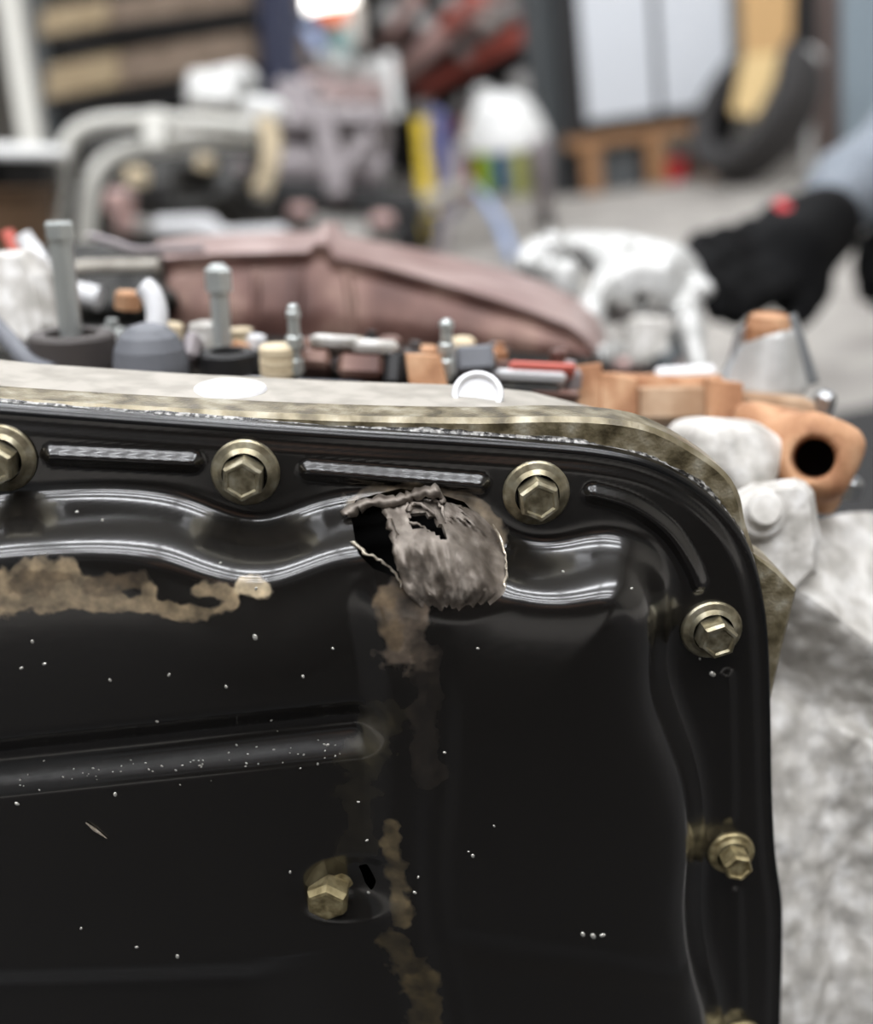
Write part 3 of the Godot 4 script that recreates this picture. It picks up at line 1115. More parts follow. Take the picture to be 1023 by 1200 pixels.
func torn_metal(pan: Node) -> void:
	var nz := FastNoiseLite.new()
	nz.seed = 9
	nz.frequency = 130.0
	nz.fractal_octaves = 4
	# the big hammered flap
	var left := smooth_line([Vector2(447, 592), Vector2(456, 615), Vector2(462, 640), Vector2(467, 668), Vector2(474, 692), Vector2(490, 708)], false, 6)
	var right := smooth_line([Vector2(556, 598), Vector2(577, 618), Vector2(589, 642), Vector2(593, 664), Vector2(592, 690), Vector2(574, 706)], false, 6)
	var g := []
	for i in left.size():
		var row := []
		for j in 31:
			var t := j / 30.0
			var s := float(i) / (left.size() - 1)
			var px: Vector2 = left[i].lerp(right[i], t)
			px.y -= sin(t * PI) * 10.0 * (1.0 - s) - sin(t * PI) * 5.0 * s
			px.y += nz.get_noise_2d(t * 0.09, 4.0) * 9.0 * smoothstep(0.55, 1.0, s)
			var p := Z(px.x, px.y, RISE * 0.85)
			var lift := 0.0016 + 0.0026 * sin(t * PI) * sin(clampf(s, 0, 1) * PI) + nz.get_noise_2d(p.x * 2.6, p.y * 0.5) * 0.0026 + nz.get_noise_2d(p.x + 3.0, p.y) * 0.0008
			lift = lerpf(0.0002, lift, smoothstep(0.0, 0.16, minf(1.0 - t, 1.0 - s)))
			row.append(on_pan(px.x, px.y, lift))
		g.append(row)
	var mb := MB.new()
	var hole := PackedVector2Array([Vector2(478, 606), Vector2(492, 600), Vector2(508, 606), Vector2(520, 616), Vector2(523, 638), Vector2(508, 624), Vector2(492, 618), Vector2(482, 622)])
	var inv := Transform3D(Basis(rt, up, bk), eye).affine_inverse()
	var keep := func(p: Vector3) -> bool:
		var q := inv * p
		return not Geometry2D.is_point_in_polygon(Vector2(511.5 + F_PX * q.x / -q.z, 600.0 - F_PX * q.y / -q.z), hole)
	for i in g.size() - 1:
		for j in 30:
			var q := [g[i][j], g[i][j + 1], g[i + 1][j + 1], g[i + 1][j]]
			if not keep.call((q[0] + q[1] + q[2] + q[3]) * 0.25):
				continue
			var nn := []
			for w in [[i, j], [i, j + 1], [i + 1, j + 1], [i + 1, j]]:
				var du: Vector3 = g[w[0]][mini(w[1] + 1, 30)] - g[w[0]][maxi(w[1] - 1, 0)]
				var dv: Vector3 = g[mini(w[0] + 1, g.size() - 1)][w[1]] - g[maxi(w[0] - 1, 0)][w[1]]
				nn.append(dv.cross(du).normalized())
			mb.quad(q[0], q[1], q[2], q[3], nn[0], nn[1], nn[2], nn[3])
			var bb := []
			for k in 4:
				bb.append(q[k] - nn[k] * 0.0011)
			mb.quad(bb[0], bb[1], bb[2], bb[3], -nn[0], -nn[1], -nn[2], -nn[3])
			var mid: Vector3 = (q[0] + q[2] + bb[0] + bb[2]) * 0.25
			for k in 4:
				mb.flat4(q[k], q[(k + 1) % 4], bb[(k + 1) % 4], bb[k], mid)
	obj("torn_flap", mb, M.bare, pan, "dull bare metal flap hammered out of the tear")
	# crumpled lips round the hole
	var rng := RandomNumberGenerator.new()
	rng.seed = 4
	for l in [
		[[[404, 604], [418, 594], [440, 588], [466, 586], [488, 578], [512, 577], [520, 590]], 0.0015, "bare", 0.0032],
		[[[412, 634], [428, 648], [446, 656], [462, 670], [470, 688]], 0.0005, "bare_bright", 0.0008],
		[[[578, 614], [589, 640], [594, 664], [591, 688]], 0.0006, "bare_bright", 0.0022],
		[[[452, 592], [459, 618], [464, 640], [468, 668]], 0.0010, "bare", 0.0014],
		[[[478, 600], [484, 590], [498, 594], [510, 602]], 0.0008, "bare", 0.0036],
		[[[480, 612], [494, 616], [508, 626], [514, 640]], 0.0008, "bare", 0.0022],
		[[[502, 580], [516, 592], [522, 612]], 0.0007, "bare", 0.0034],
	]:
		var p := []
		var r := []
		for q in smooth_line(l[0].map(func(w): return Vector2(w[0], w[1])), false, 5):
			p.append(on_pan(q.x + rng.randf_range(-1.5, 1.5), q.y + rng.randf_range(-1.5, 1.5), l[3]))
			r.append(l[1] * rng.randf_range(0.55, 1.4))
		r[0] *= 0.4
		r[-1] *= 0.4
		obj("torn_edge", MB.new().tube(p, r, 8, 0.4), M[l[2]], pan)

# ---------------------------------------------------------------- what sits on and beside the engine
func ib(roll := 0.0, tilt := 0.0, yaw := 0.0) -> Basis:         # axes of the tilted engine lying before us
	return Basis(rt, up, bk) * turn(yaw, tilt, roll)

func cap(ax: float, ay: float, ad: float, bx: float, by: float, bd: float, ra: float, rb: float) -> Array:   # radii in pixels at their depth
	return ["cap", A(ax, ay, ad), A(bx, by, bd), ra * ad / F_PX, rb * bd / F_PX]

func blk(x: float, y: float, d: float, w: float, h: float, deep: float, bs: Basis, r := 0.002) -> Array:
	var s := d / F_PX
	return ["box", A(x, y, d), bs, Vector3(w * s * 0.5 - r, h * s * 0.5 - r, deep * 0.5 - r), r]

func post(pts: Array, d: float, r: float) -> MB:
	var p := []
	for q in smooth_line(pts.map(func(w): return A(w[0], w[1], w[2] if w.size() > 2 else d)), false, 6):
		p.append(q)
	return MB.new().tube(p, r * d / F_PX, 12)

func plate(pts: Array, d: float, thick: float, bevel := 0.0) -> MB:
	return MB.new().prism(pts.map(func(w): return A(w[0], w[1], w[2] if w.size() > 2 else d)), -bk * thick, bevel)

func puck(x: float, y: float, d: float, prof: Array, sides := 28, lean := 0.0, faceted := false) -> MB:   # profile in pixels, from its foot up
	var s := d / F_PX
	var ax := (up * 0.94 + bk * 0.34 + rt * lean).normalized()
	return MB.new().lathe(A(x, y, d), ax, prof.map(func(w): return Vector2(w[0], w[1]) * s), sides, faceted)

func rod(x: float, y0: float, y1: float, d: float, r: float, nuts: Array) -> MB:
	var s := d / F_PX
	var ax := (up * 0.94 + bk * 0.34).normalized()
	var h := (y0 - y1) / 0.94
	var m := MB.new().lathe(A(x, y0, d), ax, [Vector2(r * s, 0), Vector2(r * s, (h - 3) * s), Vector2(r * 0.7 * s, h * s), Vector2(0, h * s)], 16)
	for nu in nuts:
		m.lathe(A(x, y0, d) + ax * h * nu[0] * s, ax, [Vector2(0, 0), Vector2(nu[1] * s, 0), Vector2(nu[1] * s, (nu[2] - 2) * s), Vector2(nu[1] * 0.85 * s, nu[2] * s), Vector2(0, nu[2] * s)], 6, true, 0.3)
	return m

func engine_fittings(eng: Node3D) -> void:
	var nz := FastNoiseLite.new()
	nz.seed = 3
	nz.frequency = 40.0
	# folded heat shield over the exhaust side
	var g := []
	var g_top := []
	for st in [[176, 288, 306, 390], [215, 282, 302, 396], [260, 279, 299, 399], [320, 277, 297, 402], [362, 276, 296, 404], [370, 266, 287, 405], [383, 266, 288, 406], [391, 280, 302, 406], [450, 292, 314, 408], [520, 306, 334, 412], [580, 321, 352, 416], [630, 338, 368, 420], [665, 356, 382, 422], [686, 376, 397, 424], [697, 402, 411, 426]]:
		g_top.append([A(st[0] + 12, st[1] - 2, 0.56), A(st[0] + 8, st[1], 0.53), A(st[0] + 3, lerpf(st[1], st[2], 0.6), 0.49), A(st[0] + 1, st[2] - 2, 0.474), A(st[0], st[2], 0.470), A(st[0], st[2] + 2, 0.468)])
		g.append([A(st[0], st[2] + 2, 0.4695), A(st[0] - 1, st[2] + 10, 0.4712), A(st[0] - 2, st[2] + 22, 0.472), A(st[0], lerpf(st[2], st[3], 0.6), 0.468), A(st[0] + 4, st[3], 0.47), A(st[0] + 5, st[3] + 8, 0.48)])
	var hs := obj("heat_shield", MB.new().sheet(g, 0.0015), M.shield, eng, "folded brown heat-stained sheet metal shield")
	obj("folded_top", MB.new().sheet(g_top, 0.0015), M.shield_top_lit, hs, "pinkish top fold of the shield with its lit paleness in the colour")
	for r in [[300, 312, 300, 384], [352, 310, 350, 390], [404, 312, 412, 392]]:
		obj("pressed_rib", MB.new().tube([A(r[0], r[1], 0.473), A(r[2], (r[1] + r[3]) * 0.5, 0.467), A(r[2], r[3], 0.469)], 0.0022, 8), M.shield, hs)
	# dirty deck under it
	obj("deck_plate", plate([[-60, 425, 0.36], [60, 428, 0.35], [240, 432, 0.35], [460, 440, 0.345], [640, 452, 0.34], [700, 420, 0.42], [560, 412, 0.45], [300, 398, 0.46], [60, 380, 0.47], [-60, 370, 0.47]], 0.36, 0.05), M.black_dirty, eng)
	# round sleeves, studs and caps in a row
	obj("sleeve", puck(88, 428, 0.345, [[0, 0], [48, 0], [49, 3], [49, 34], [46, 38], [30, 38], [30, 30], [0, 30]]), M.dark_rubber, eng, "dark grey round sleeve round the tall stud")
	obj("stud", rod(86, 412, 280, 0.35, 13, [[0.0, 22, 14], [0.92, 17, 18]]), M.stud, eng, "tall silver stud")
	obj("rubber_cap", puck(178, 440, 0.335, [[0, 0], [43, 0], [43, 14], [40, 32], [33, 47], [22, 57], [10, 61], [0, 62]]), M.grey_plastic, eng, "domed grey cap")
	obj("cap_lead", post([[182, 392], [184, 368], [178, 346], [168, 336]], 0.35, 13), M.cap_white, eng)
	obj("sleeve", puck(268, 436, 0.345, [[0, 0], [34, 0], [34, 22], [31, 25], [20, 25], [20, 18], [0, 18]]), M.black, eng)
	obj("stud", rod(262, 420, 318, 0.36, 11, [[0.0, 17, 12], [0.72, 16, 26]]), M.stud, eng)
	obj("brass_ferrule", puck(283, 420, 0.37, [[0, 0], [17, 0], [17, 10], [12, 14], [12, 30], [15, 34], [0, 36]]), M.cream, eng)
	obj("spacer_stack", puck(326, 440, 0.335, [[0, 0], [20, 0], [21, 8], [18, 10], [21, 12], [21, 20], [18, 22], [21, 24], [21, 33], [18, 36], [0, 36]]), M.cream, eng, "stacked beige spacer rings")
	obj("stud", rod(347, 440, 362, 0.335, 7, [[0.05, 10, 16], [0.4, 11, 14], [0.82, 9, 8]]), M.stud, eng)
	obj("stud", rod(523, 445, 378, 0.335, 7, [[0.1, 11, 18], [0.45, 10, 12], [0.85, 9, 8]]), M.stud, eng)
	obj("washer_plate", puck(262, 460, 0.273, [[0, 0], [50, 0], [51, 3], [49, 6], [20, 8], [0, 8]], 32), M.cap_white, eng, "flat white oval washer")
	obj("stay", plate([[474, 413], [516, 415], [530, 470], [482, 472]], 0.325, 0.012, 0.001), M.rust, eng, "rusty tapering stay")
	obj("connector", MB.new().box(A(556, 424, 0.34), ib(4, -8), Vector3(44, 30, 40) * 0.34 / F_PX, 0.001), M.grey_plastic, eng, "dark grey square connector")
	var c := A(560, 460, 0.276)
	var s := 0.278 / F_PX
	var ax := (bk + up * 0.35).normalized()
	obj("core_plug", MB.new().lathe(c - ax * 0.008, ax, [Vector2(31 * s, 0), Vector2(31 * s, 0.007), Vector2(29 * s, 0.008), Vector2(24 * s, 0.008), Vector2(22 * s, 0.0065), Vector2(0, 0.0065)], 32), M.cap_white, eng, "pale round plug")
	for b in [[372, 426, 34, 24, "shield"], [424, 434, 52, 30, "shield"], [462, 438, 22, 44, "black"], [388, 458, 84, 14, "grey_plastic"], [440, 412, 56, 16, "cast"], [395, 406, 60, 14, "cast"], [304, 455, 40, 14, "cap_white"], [620, 446, 84, 12, "cap_white"], [634, 436, 78, 9, "red_beam"], [610, 462, 90, 14, "black_dirty"], [648, 468, 60, 12, "shield"], [228, 412, 18, 34, "grey_paint"]]:
		obj("bracket", MB.new().box(A(b[0], b[1], 0.345), ib(-3, -12), Vector3(b[2], b[3], 50) * 0.345 / F_PX, 0.0016), M[b[4]], eng)
	for q in [[150, 362, 16, "rust"], [200, 398, 15, "cream"], [232, 395, 12, "cast"], [300, 408, 12, "cap_white"], [240, 432, 14, "cast"], [412, 448, 10, "cast"], [548, 446, 8, "cast"], [590, 436, 10, "shield"], [660, 448, 14, "shield"]]:
		obj("hex_nut", puck(q[0], q[1], 0.36, [[0, 0], [q[2], 0], [q[2], q[2] * 1.1], [q[2] * 0.8, q[2] * 1.3], [0, q[2] * 1.3]], 6, 0.1, true), M[q[3]], eng)
	var rng := RandomNumberGenerator.new()
	rng.seed = 31
	var kinds := ["cast", "shield", "black", "cream", "cap_white", "rust", "grey_paint", "stud", "dark_rubber"]
	for i in 34:
		var x := rng.randf_range(110, 680)
		var y := rng.randf_range(412, 446) + (x - 400.0) * 0.03
		var d := rng.randf_range(0.35, 0.375)
		var w := rng.randf_range(8, 19)
		var m: Material = M[kinds[rng.randi() % kinds.size()]]
		if i % 3 == 0:
			obj("spacer", MB.new().box(A(x, y - 6, d), ib(rng.randf_range(-20, 20), -10, rng.randf_range(-30, 30)), Vector3(w * 2.0, w, w * 1.5) * d / F_PX, 0.0008), m, eng)
		elif i % 3 == 1:
			obj("hex_nut", puck(x, y, d, [[0, 0], [w, 0], [w, w], [w * 0.8, w * 1.25], [w * 0.4, w * 1.25], [w * 0.4, w * 1.8], [0, w * 1.8]], 6, 0.1, true), m, eng)
		else:
			obj("sleeve", puck(x, y, d, [[0, 0], [w * 0.8, 0], [w * 0.8, w * 1.6], [w * 0.55, w * 1.8], [0, w * 1.8]], 16), m, eng)
	# grey bracket, hose and bits at the left
	obj("support_bracket", plate([[-20, 292], [30, 288], [50, 318], [62, 380], [50, 412], [10, 408], [-20, 412]], 0.37, 0.03, 0.004), M.cast, eng, "pale grey cast support bracket")
	obj("vent_hose", post([[-25, 360, 0.35], [4, 392, 0.345], [34, 424, 0.335], [62, 437, 0.33]], 0.34, 11), M.grey_plastic, eng)
	obj("fin", post([[26, 276, 0.4], [40, 296, 0.4], [54, 320, 0.39]], 0.4, 11), M.cap_white, eng)
	obj("fin", post([[8, 272, 0.41], [20, 296, 0.41]], 0.41, 8), M.red_beam, eng)
	obj("fuel_rail", post([[44, 346, 0.42], [84, 344, 0.42], [116, 350, 0.42]], 0.42, 14), M.cap_white, eng)
	obj("fuel_rail", post([[60, 320, 0.44], [108, 313, 0.44], [186, 312, 0.44]], 0.44, 9), M.cream_alu, eng)
	obj("wire_lead", post([[104, 276, 0.44], [132, 284, 0.44], [160, 293, 0.44], [196, 292, 0.45], [238, 291, 0.46]], 0.44, 5), M.grey_paint, eng)
	obj("dark_case", MB.new().blend([blk(140, 340, 0.5, 150, 70, 0.08, ib(), 0.01), cap(120, 360, 0.46, 200, 350, 0.46, 22, 18)], 0.005, 0.01, nz, 0.004), M.black_dirty, eng)  # rounded lumpy case in the mottled black material
	# rusty exhaust manifold with an open port
	var man := MB.new()
	for q in [[[672, 428], [706, 424], [704, 494], [674, 492]], [[702, 434], [748, 442], [748, 494], [702, 494]], [[830, 442], [872, 448], [872, 496], [830, 494]]]:
		man.prism(q.map(func(w): return A(w[0], w[1], 0.355)), -bk * 0.035, 0.0014)
	man.blend([cap(838, 452, 0.372, 700, 452, 0.372, 15, 16)], 0.003, 0.004)
	obj("exhaust_manifold", man, M.rust, eng, "rusty orange-brown exhaust manifold")
	obj("manifold_channel", plate([[746, 452], [832, 450], [832, 492], [746, 494]], 0.36, 0.03, 0.002), M.rust_pale, eng)
	obj("manifold_end", plate([[870, 458], [944, 464], [962, 474], [960, 490], [870, 492]], 0.365, 0.03, 0.002), M.rust_pale, eng)
	var elbow := [cap(890, 500, 0.345, 950, 534, 0.33, 22, 40), blk(948, 540, 0.336, 84, 92, 0.032, ib(-24, -6), 0.006), cap(975, 560, 0.335, 968, 590, 0.335, 18, 12), cap(875, 486, 0.345, 930, 496, 0.345, 12, 14),
		["-cap", A(951, 538, 0.28), A(956, 536, 0.346), 0.0062, 0.0062]]
	obj("exhaust_port", MB.new().blend(elbow, 0.0016, 0.006, nz, 0.0008), M.rust, eng, "rusty pipe flange with a black round opening")
	obj("port_shade_disc", MB.new().lathe(A(954, 537, 0.346), bk, [Vector2(0.0066, 0), Vector2(0.0066, 0.003), Vector2(0, 0.003)], 20), M.hollow_shade, eng)  # black disc in place of the shade down the port
	obj("hex_nut", puck(988, 582, 0.334, [[0, 0], [18, 0], [18, 20], [14, 26], [0, 26]], 6, 0.2, true), M.steel, eng)
	obj("hex_nut", puck(962, 482, 0.368, [[0, 0], [13, 0], [13, 18], [10, 24], [0, 24]], 6, 0.2, true), M.steel, eng)
	obj("gasket_strip", MB.new().box(A(800, 443, 0.375), ib(3, -20), Vector3(70, 16, 40) * 0.375 / F_PX, 0.001), M.cap_white, eng)
	obj("side_case", MB.new().box(Vector3(0.08, 0.152, -0.31), turn(0), Vector3(0.15, 0.279, 0.22), 0.006), M.black_dirty, eng)
	# cone with a rusty neck
	obj("outlet_cone", puck(898, 456, 0.385, [[0, 0], [46, 0], [46, 8], [26, 66], [22, 72], [0, 72]], 28), M.bright_alu, eng, "silver cone with a rusty neck")
	obj("outlet_neck", puck(898, 402, 0.38, [[0, 0], [25, 0], [26, 20], [22, 32], [18, 34], [0, 30]], 24), M.rust, eng)
	obj("cone_stay", plate([[918, 372], [934, 366], [946, 398], [962, 448], [946, 452], [930, 410]], 0.385, 0.006, 0.001), M.steel, eng)
	obj("cone_stay", plate([[866, 386], [876, 378], [872, 420], [856, 452], [842, 452], [858, 418]], 0.39, 0.006, 0.001), M.steel, eng)
	# pale castings at the right
	var ear := [blk(846, 532, 0.335, 96, 74, 0.03, ib(-10), 0.008), cap(800, 512, 0.34, 880, 520, 0.335, 20, 24), cap(880, 560, 0.325, 905, 530, 0.33, 26, 18)]
	obj("cast_ear", MB.new().blend(ear, 0.002, 0.006, nz, 0.0008), M.cast, eng)
	obj("cast_bracket", plate([[866, 578], [884, 566], [936, 560], [948, 564], [958, 576], [966, 630], [962, 672], [930, 700], [884, 664]], 0.315, 0.016, 0.003), M.cast, eng, "flat grey cast bracket with a round boss")
	var ctl := [
		[[880, 626, 0.338], [930, 618, 0.338], [1000, 600, 0.352], [1100, 606, 0.36]],
		[[884, 680, 0.325], [932, 678, 0.321], [1010, 728, 0.325], [1100, 790, 0.33]],
		[[888, 700, 0.322], [934, 698, 0.319], [1012, 752, 0.32], [1100, 815, 0.325]],
		[[894, 740, 0.334], [938, 744, 0.328], [1006, 800, 0.329], [1100, 850, 0.334]],
		[[900, 800, 0.342], [944, 810, 0.338], [1004, 845, 0.335], [1100, 890, 0.338]],
		[[903, 850, 0.334], [950, 862, 0.336], [1010, 876, 0.33], [1100, 920, 0.33]],
		[[904, 960, 0.330], [952, 960, 0.334], [1000, 980, 0.338], [1100, 1000, 0.33]],
		[[906, 1080, 0.330], [950, 1080, 0.334], [996, 1080, 0.343], [1100, 1080, 0.331]],
		[[908, 1220, 0.332], [948, 1220, 0.336], [992, 1220, 0.346], [1100, 1220, 0.336]],
		[[908, 1500, 0.36], [948, 1500, 0.365], [992, 1500, 0.37], [1100, 1500, 0.36]]]
	var cols := []
	for row in ctl:
		cols.append(smooth_line(row.map(func(w): return A(w[0], w[1], w[2])), false, 20))
	var gb := []
	for j in cols[0].size():
		gb.append(smooth_line(cols.map(func(r): return r[j]), false, 14))
	var lump := FastNoiseLite.new()
	lump.seed = 14
	lump.frequency = 85.0
	lump.fractal_octaves = 2
	for r in gb.size():
		for k in gb[r].size():
			var q: Vector3 = gb[r][k]
			gb[r][k] = q + bk * lump.get_noise_3dv(q) * 0.0016
	obj("bell_housing", MB.new().slab(gb, -bk * 0.13 - up * 0.03 - rt * 0.03), M.cast, eng, "pale grey rough cast bell housing")
	var bc := A(890, 606, 0.314)
	obj("boss", MB.new().lathe(bc - bk * 0.006, (bk + up * 0.2).normalized(), [Vector2(0.008, 0), Vector2(0.0078, 0.006), Vector2(0.007, 0.0075), Vector2(0.0052, 0.0078), Vector2(0.005, 0.011), Vector2(0.0044, 0.012), Vector2(0, 0.012)], 28), M.cast, eng)

# ---------------------------------------------------------------- the workshop
func build_room() -> void:
	var b := Basis.IDENTITY
	struct("floor", MB.new().box(Vector3(-0.5, -0.05, -4.0), b, Vector3(9.4, 0.1, 16.4)), M.concrete)
	struct("ceiling", MB.new().box(Vector3(-0.5, 3.65, -4.0), b, Vector3(9.4, 0.1, 16.4)), M.ceiling)
	struct("wall_back", MB.new().box(Vector3(-0.5, 1.8, -12.1), b, Vector3(9.4, 3.6, 0.2)), M.wall)
	struct("wall_front", MB.new().box(Vector3(-0.5, 1.8, 4.1), b, Vector3(9.4, 3.6, 0.2)), M.slate)
	struct("wall_left", MB.new().box(Vector3(-5.1, 1.8, -4.0), b, Vector3(0.2, 3.6, 16.0)), M.wall)
	struct("wall_right", MB.new().box(Vector3(4.1, 1.8, -4.0), b, Vector3(0.2, 3.6, 16.0)), M.wall)
	var w0 := FL(690, 205)
	tag(obj("added_mat", MB.new().box(Vector3(-0.05, 0.006, 0.05), turn(4), Vector3(2.2, 0.012, 2.3), 0.004), M.added_mat_rubber), "dark mat added under the engine to darken the floor and its reflection in the pan", "mat")  # added mat: darkens the floor by the engine and its reflection in the pan
	struct("wall_partition", MB.new().box(Vector3(2.6, 1.8, w0.z - 0.45), b, Vector3(2.7, 3.6, 0.1)), M.wall)

func upright(p: Vector3, q: Vector3, x0: float, x1: float, y0: float, y1: float, z0: float, z1: float, ch := 0.004) -> MB:   # a box on the ground line p to q: x along it, z behind it
	var dx := Vector3(q.x - p.x, 0, q.z - p.z)
	var ex := dx.normalized()
	var ez := ex.cross(Vector3.UP)
	var bs := Basis(ex, Vector3.UP, ez)
	return MB.new().box(Vector3(p.x, 0, p.z) + ex * (x0 + x1) * 0.5 + Vector3.UP * (y0 + y1) * 0.5 - ez * (z0 + z1) * 0.5, bs, Vector3(absf(x1 - x0), absf(y1 - y0), absf(z1 - z0)), ch)

func build_background() -> void:
	var rng := RandomNumberGenerator.new()
	rng.seed = 77
	var nz := FastNoiseLite.new()
	nz.seed = 6
	nz.frequency = 14.0
	spare_engine(nz)
	gear_unit()
	pump_casting(nz)
	left_rack()
	red_rack(rng)
	cabinet_corner()
	odds_and_ends()
	mechanic(nz)
	added_photographer()

func spare_engine(nz: FastNoiseLite) -> void:
	var at := A(190, 250, 1.45)
	var t := thing("spare_engine", "second dirty black engine with two bent silver pipes behind the brown heat shield", "engine", Vector3(at.x, 0.0, at.z))
	var d := 1.5
	var body := [blk(215, 222, d + 0.12, 190, 110, 0.22, ib(), 0.015), cap(160, 210, d, 165, 240, d, 26, 22), cap(230, 200, d, 285, 205, d, 20, 24), cap(200, 250, d, 300, 250, d, 24, 22), cap(270, 225, d - 0.02, 300, 240, d, 22, 20),
		["cap", A(200, 260, d + 0.1), Vector3(A(200, 260, d + 0.1).x, 0.1, A(200, 260, d + 0.1).z - 0.1), 0.12, 0.13]]
	obj("cylinder_head", MB.new().blend(body, 0.009, 0.02, nz, 0.02), M.black_dirty, t, "oily black cylinder head")
	obj("coolant_pipe", post([[62, 330], [64, 285], [70, 235], [74, 190], [84, 160], [112, 145], [160, 141], [230, 143], [300, 150]], 1.3, 9.5), M.chrome_pipe, t, "outer bent silver pipe")
	obj("coolant_pipe", post([[98, 330], [100, 285], [104, 235], [112, 205], [130, 186], [165, 174], [230, 166], [296, 164]], 1.33, 11), M.chrome_pipe, t, "inner bent silver pipe")
	obj("pipe_clip", MB.new().box(A(183, 155, 1.3), ib(2), Vector3(28, 48, 24) * 1.3 / F_PX, 0.005), M.chrome_pipe, t)
	# round housing at the left
	obj("filter_rim", puck(0, 196, 1.25, [[0, 10], [72, 10], [78, 15], [78, 20], [72, 25], [0, 25]], 40, 0.04), M.white_plastic, t, "white rim of a round housing")
	obj("filter_band", puck(-4, 226, 1.25, [[0, 0], [74, 0], [74, 42], [0, 42]], 40, 0.04), M.black_gloss, t)
	obj("filter_body", puck(-2, 296, 1.25, [[0, 0], [62, 0], [66, 60], [74, 76], [0, 76]], 40, 0.04), mat(rgb(104, 80, 58), 0.6), t, "brown round housing under the white rim")
	# fittings
	var cast_top := [blk(254, 112, 1.4, 66, 44, 0.06, ib(-3), 0.01), cap(240, 92, 1.4, 284, 86, 1.4, 10, 12), cap(284, 92, 1.4, 296, 96, 1.4, 12, 10), cap(228, 130, 1.4, 224, 100, 1.4, 8, 8)]
	obj("cover_casting", MB.new().blend(cast_top, 0.006, 0.01), M.bright_alu, t, "bright aluminium cover on top")
	obj("grey_pipe", post([[205, 165], [240, 160], [290, 158]], 1.36, 16), M.cast, t)
	obj("hose_joint", MB.new().blend([cap(292, 126, 1.4, 322, 130, 1.4, 15, 14)], 0.006, 0.01), M.white_plastic, t)
	obj("filler_hose", post([[312, 140], [318, 170], [314, 200], [304, 226]], 1.4, 12), M.cream, t, "tan hose")
	for q in [[160, 208, 14, "cream"], [140, 240, 18, "pink_beam"], [148, 262, 14, "pink_beam"], [240, 190, 12, "cream"], [282, 196, 11, "grey_paint"], [165, 262, 11, "cast"], [306, 225, 10, "cast"], [190, 232, 12, "dark"]]:
		obj("hex_nut", puck(q[0], q[1] + 8, d - 0.06, [[0, 0], [q[2], 0], [q[2], q[2]], [q[2] * 0.8, q[2] * 1.3], [0, q[2] * 1.3]], 6, 0.2, true), M[q[3]], t)
	obj("valve_cover", MB.new().blend([cap(188, 266, 1.3, 244, 266, 1.3, 12, 14), cap(250, 278, 1.3, 330, 274, 1.3, 10, 10)], 0.006, 0.01), M.cap_white, t)

func gear_unit() -> void:
	var d := 1.85
	var s := d / F_PX
	var at := A(390, 230, d)
	var t := thing("gearbox", "mauve-grey gear unit of blocks and a drum above a black beam with two bolts", "gearbox", Vector3(at.x, 0, at.z))
	obj("drum", MB.new().tube([A(322, 196, d), A(326, 197, d), A(440, 200, d), A(452, 201, d)], [26 * s, 30 * s, 30 * s, 25 * s], 24), M.grey_paint, t)
	obj("case_block", MB.new().box(A(350, 138, d), ib(-4), Vector3(46, 58, 90) * s, 0.008), M.grey_paint, t)
	obj("case_block", MB.new().box(A(414, 150, d), ib(-2), Vector3(84, 24, 90) * s, 0.008), M.grey_paint, t)
	obj("strap", MB.new().box(A(386, 178, d - 0.06), ib(12), Vector3(26, 110, 30) * s, 0.006), M.grey_paint, t)
	obj("strap", MB.new().box(A(412, 190, d - 0.05), ib(-38), Vector3(20, 76, 30) * s, 0.006), M.grey_paint, t)
	obj("end_cap", MB.new().lathe(A(440, 201, d), rt, [Vector2(27 * s, 0), Vector2(27 * s, 6 * s), Vector2(20 * s, 12 * s), Vector2(0, 12 * s)], 24), M.cast, t)
	obj("base_beam", MB.new().box(A(400, 238, d), ib(-7), Vector3(190, 24, 60) * s, 0.005), M.jet, t)
	for x in [[352, 252], [448, 262]]:
		obj("foot_mount", puck(x[0], x[1] + 14, d - 0.06, [[0, 0], [17, 0], [17, 12], [0, 12]], 18), M.jet, t)
		obj("foot_bolt", puck(x[0], x[1] + 3, d - 0.06, [[0, 0], [14, 0], [14, 10], [10, 15], [0, 15]], 18), M.pink_beam, t)
	obj("leg", MB.new().box(Vector3(at.x - 0.1, 0.19, at.z), turn(0), Vector3(0.05, 0.38, 0.05), 0.004), M.black, t)
	obj("leg", MB.new().box(Vector3(at.x + 0.12, 0.17, at.z), turn(0), Vector3(0.05, 0.34, 0.05), 0.004), M.black, t)
	obj("cross_bar", MB.new().box(A(468, 258, d), ib(20), Vector3(22, 54, 40) * s, 0.005), M.black, t)
	obj("lower_case", MB.new().box(A(400, 272, d + 0.02), ib(-4), Vector3(120, 34, 50) * s, 0.006), M.cast, t)

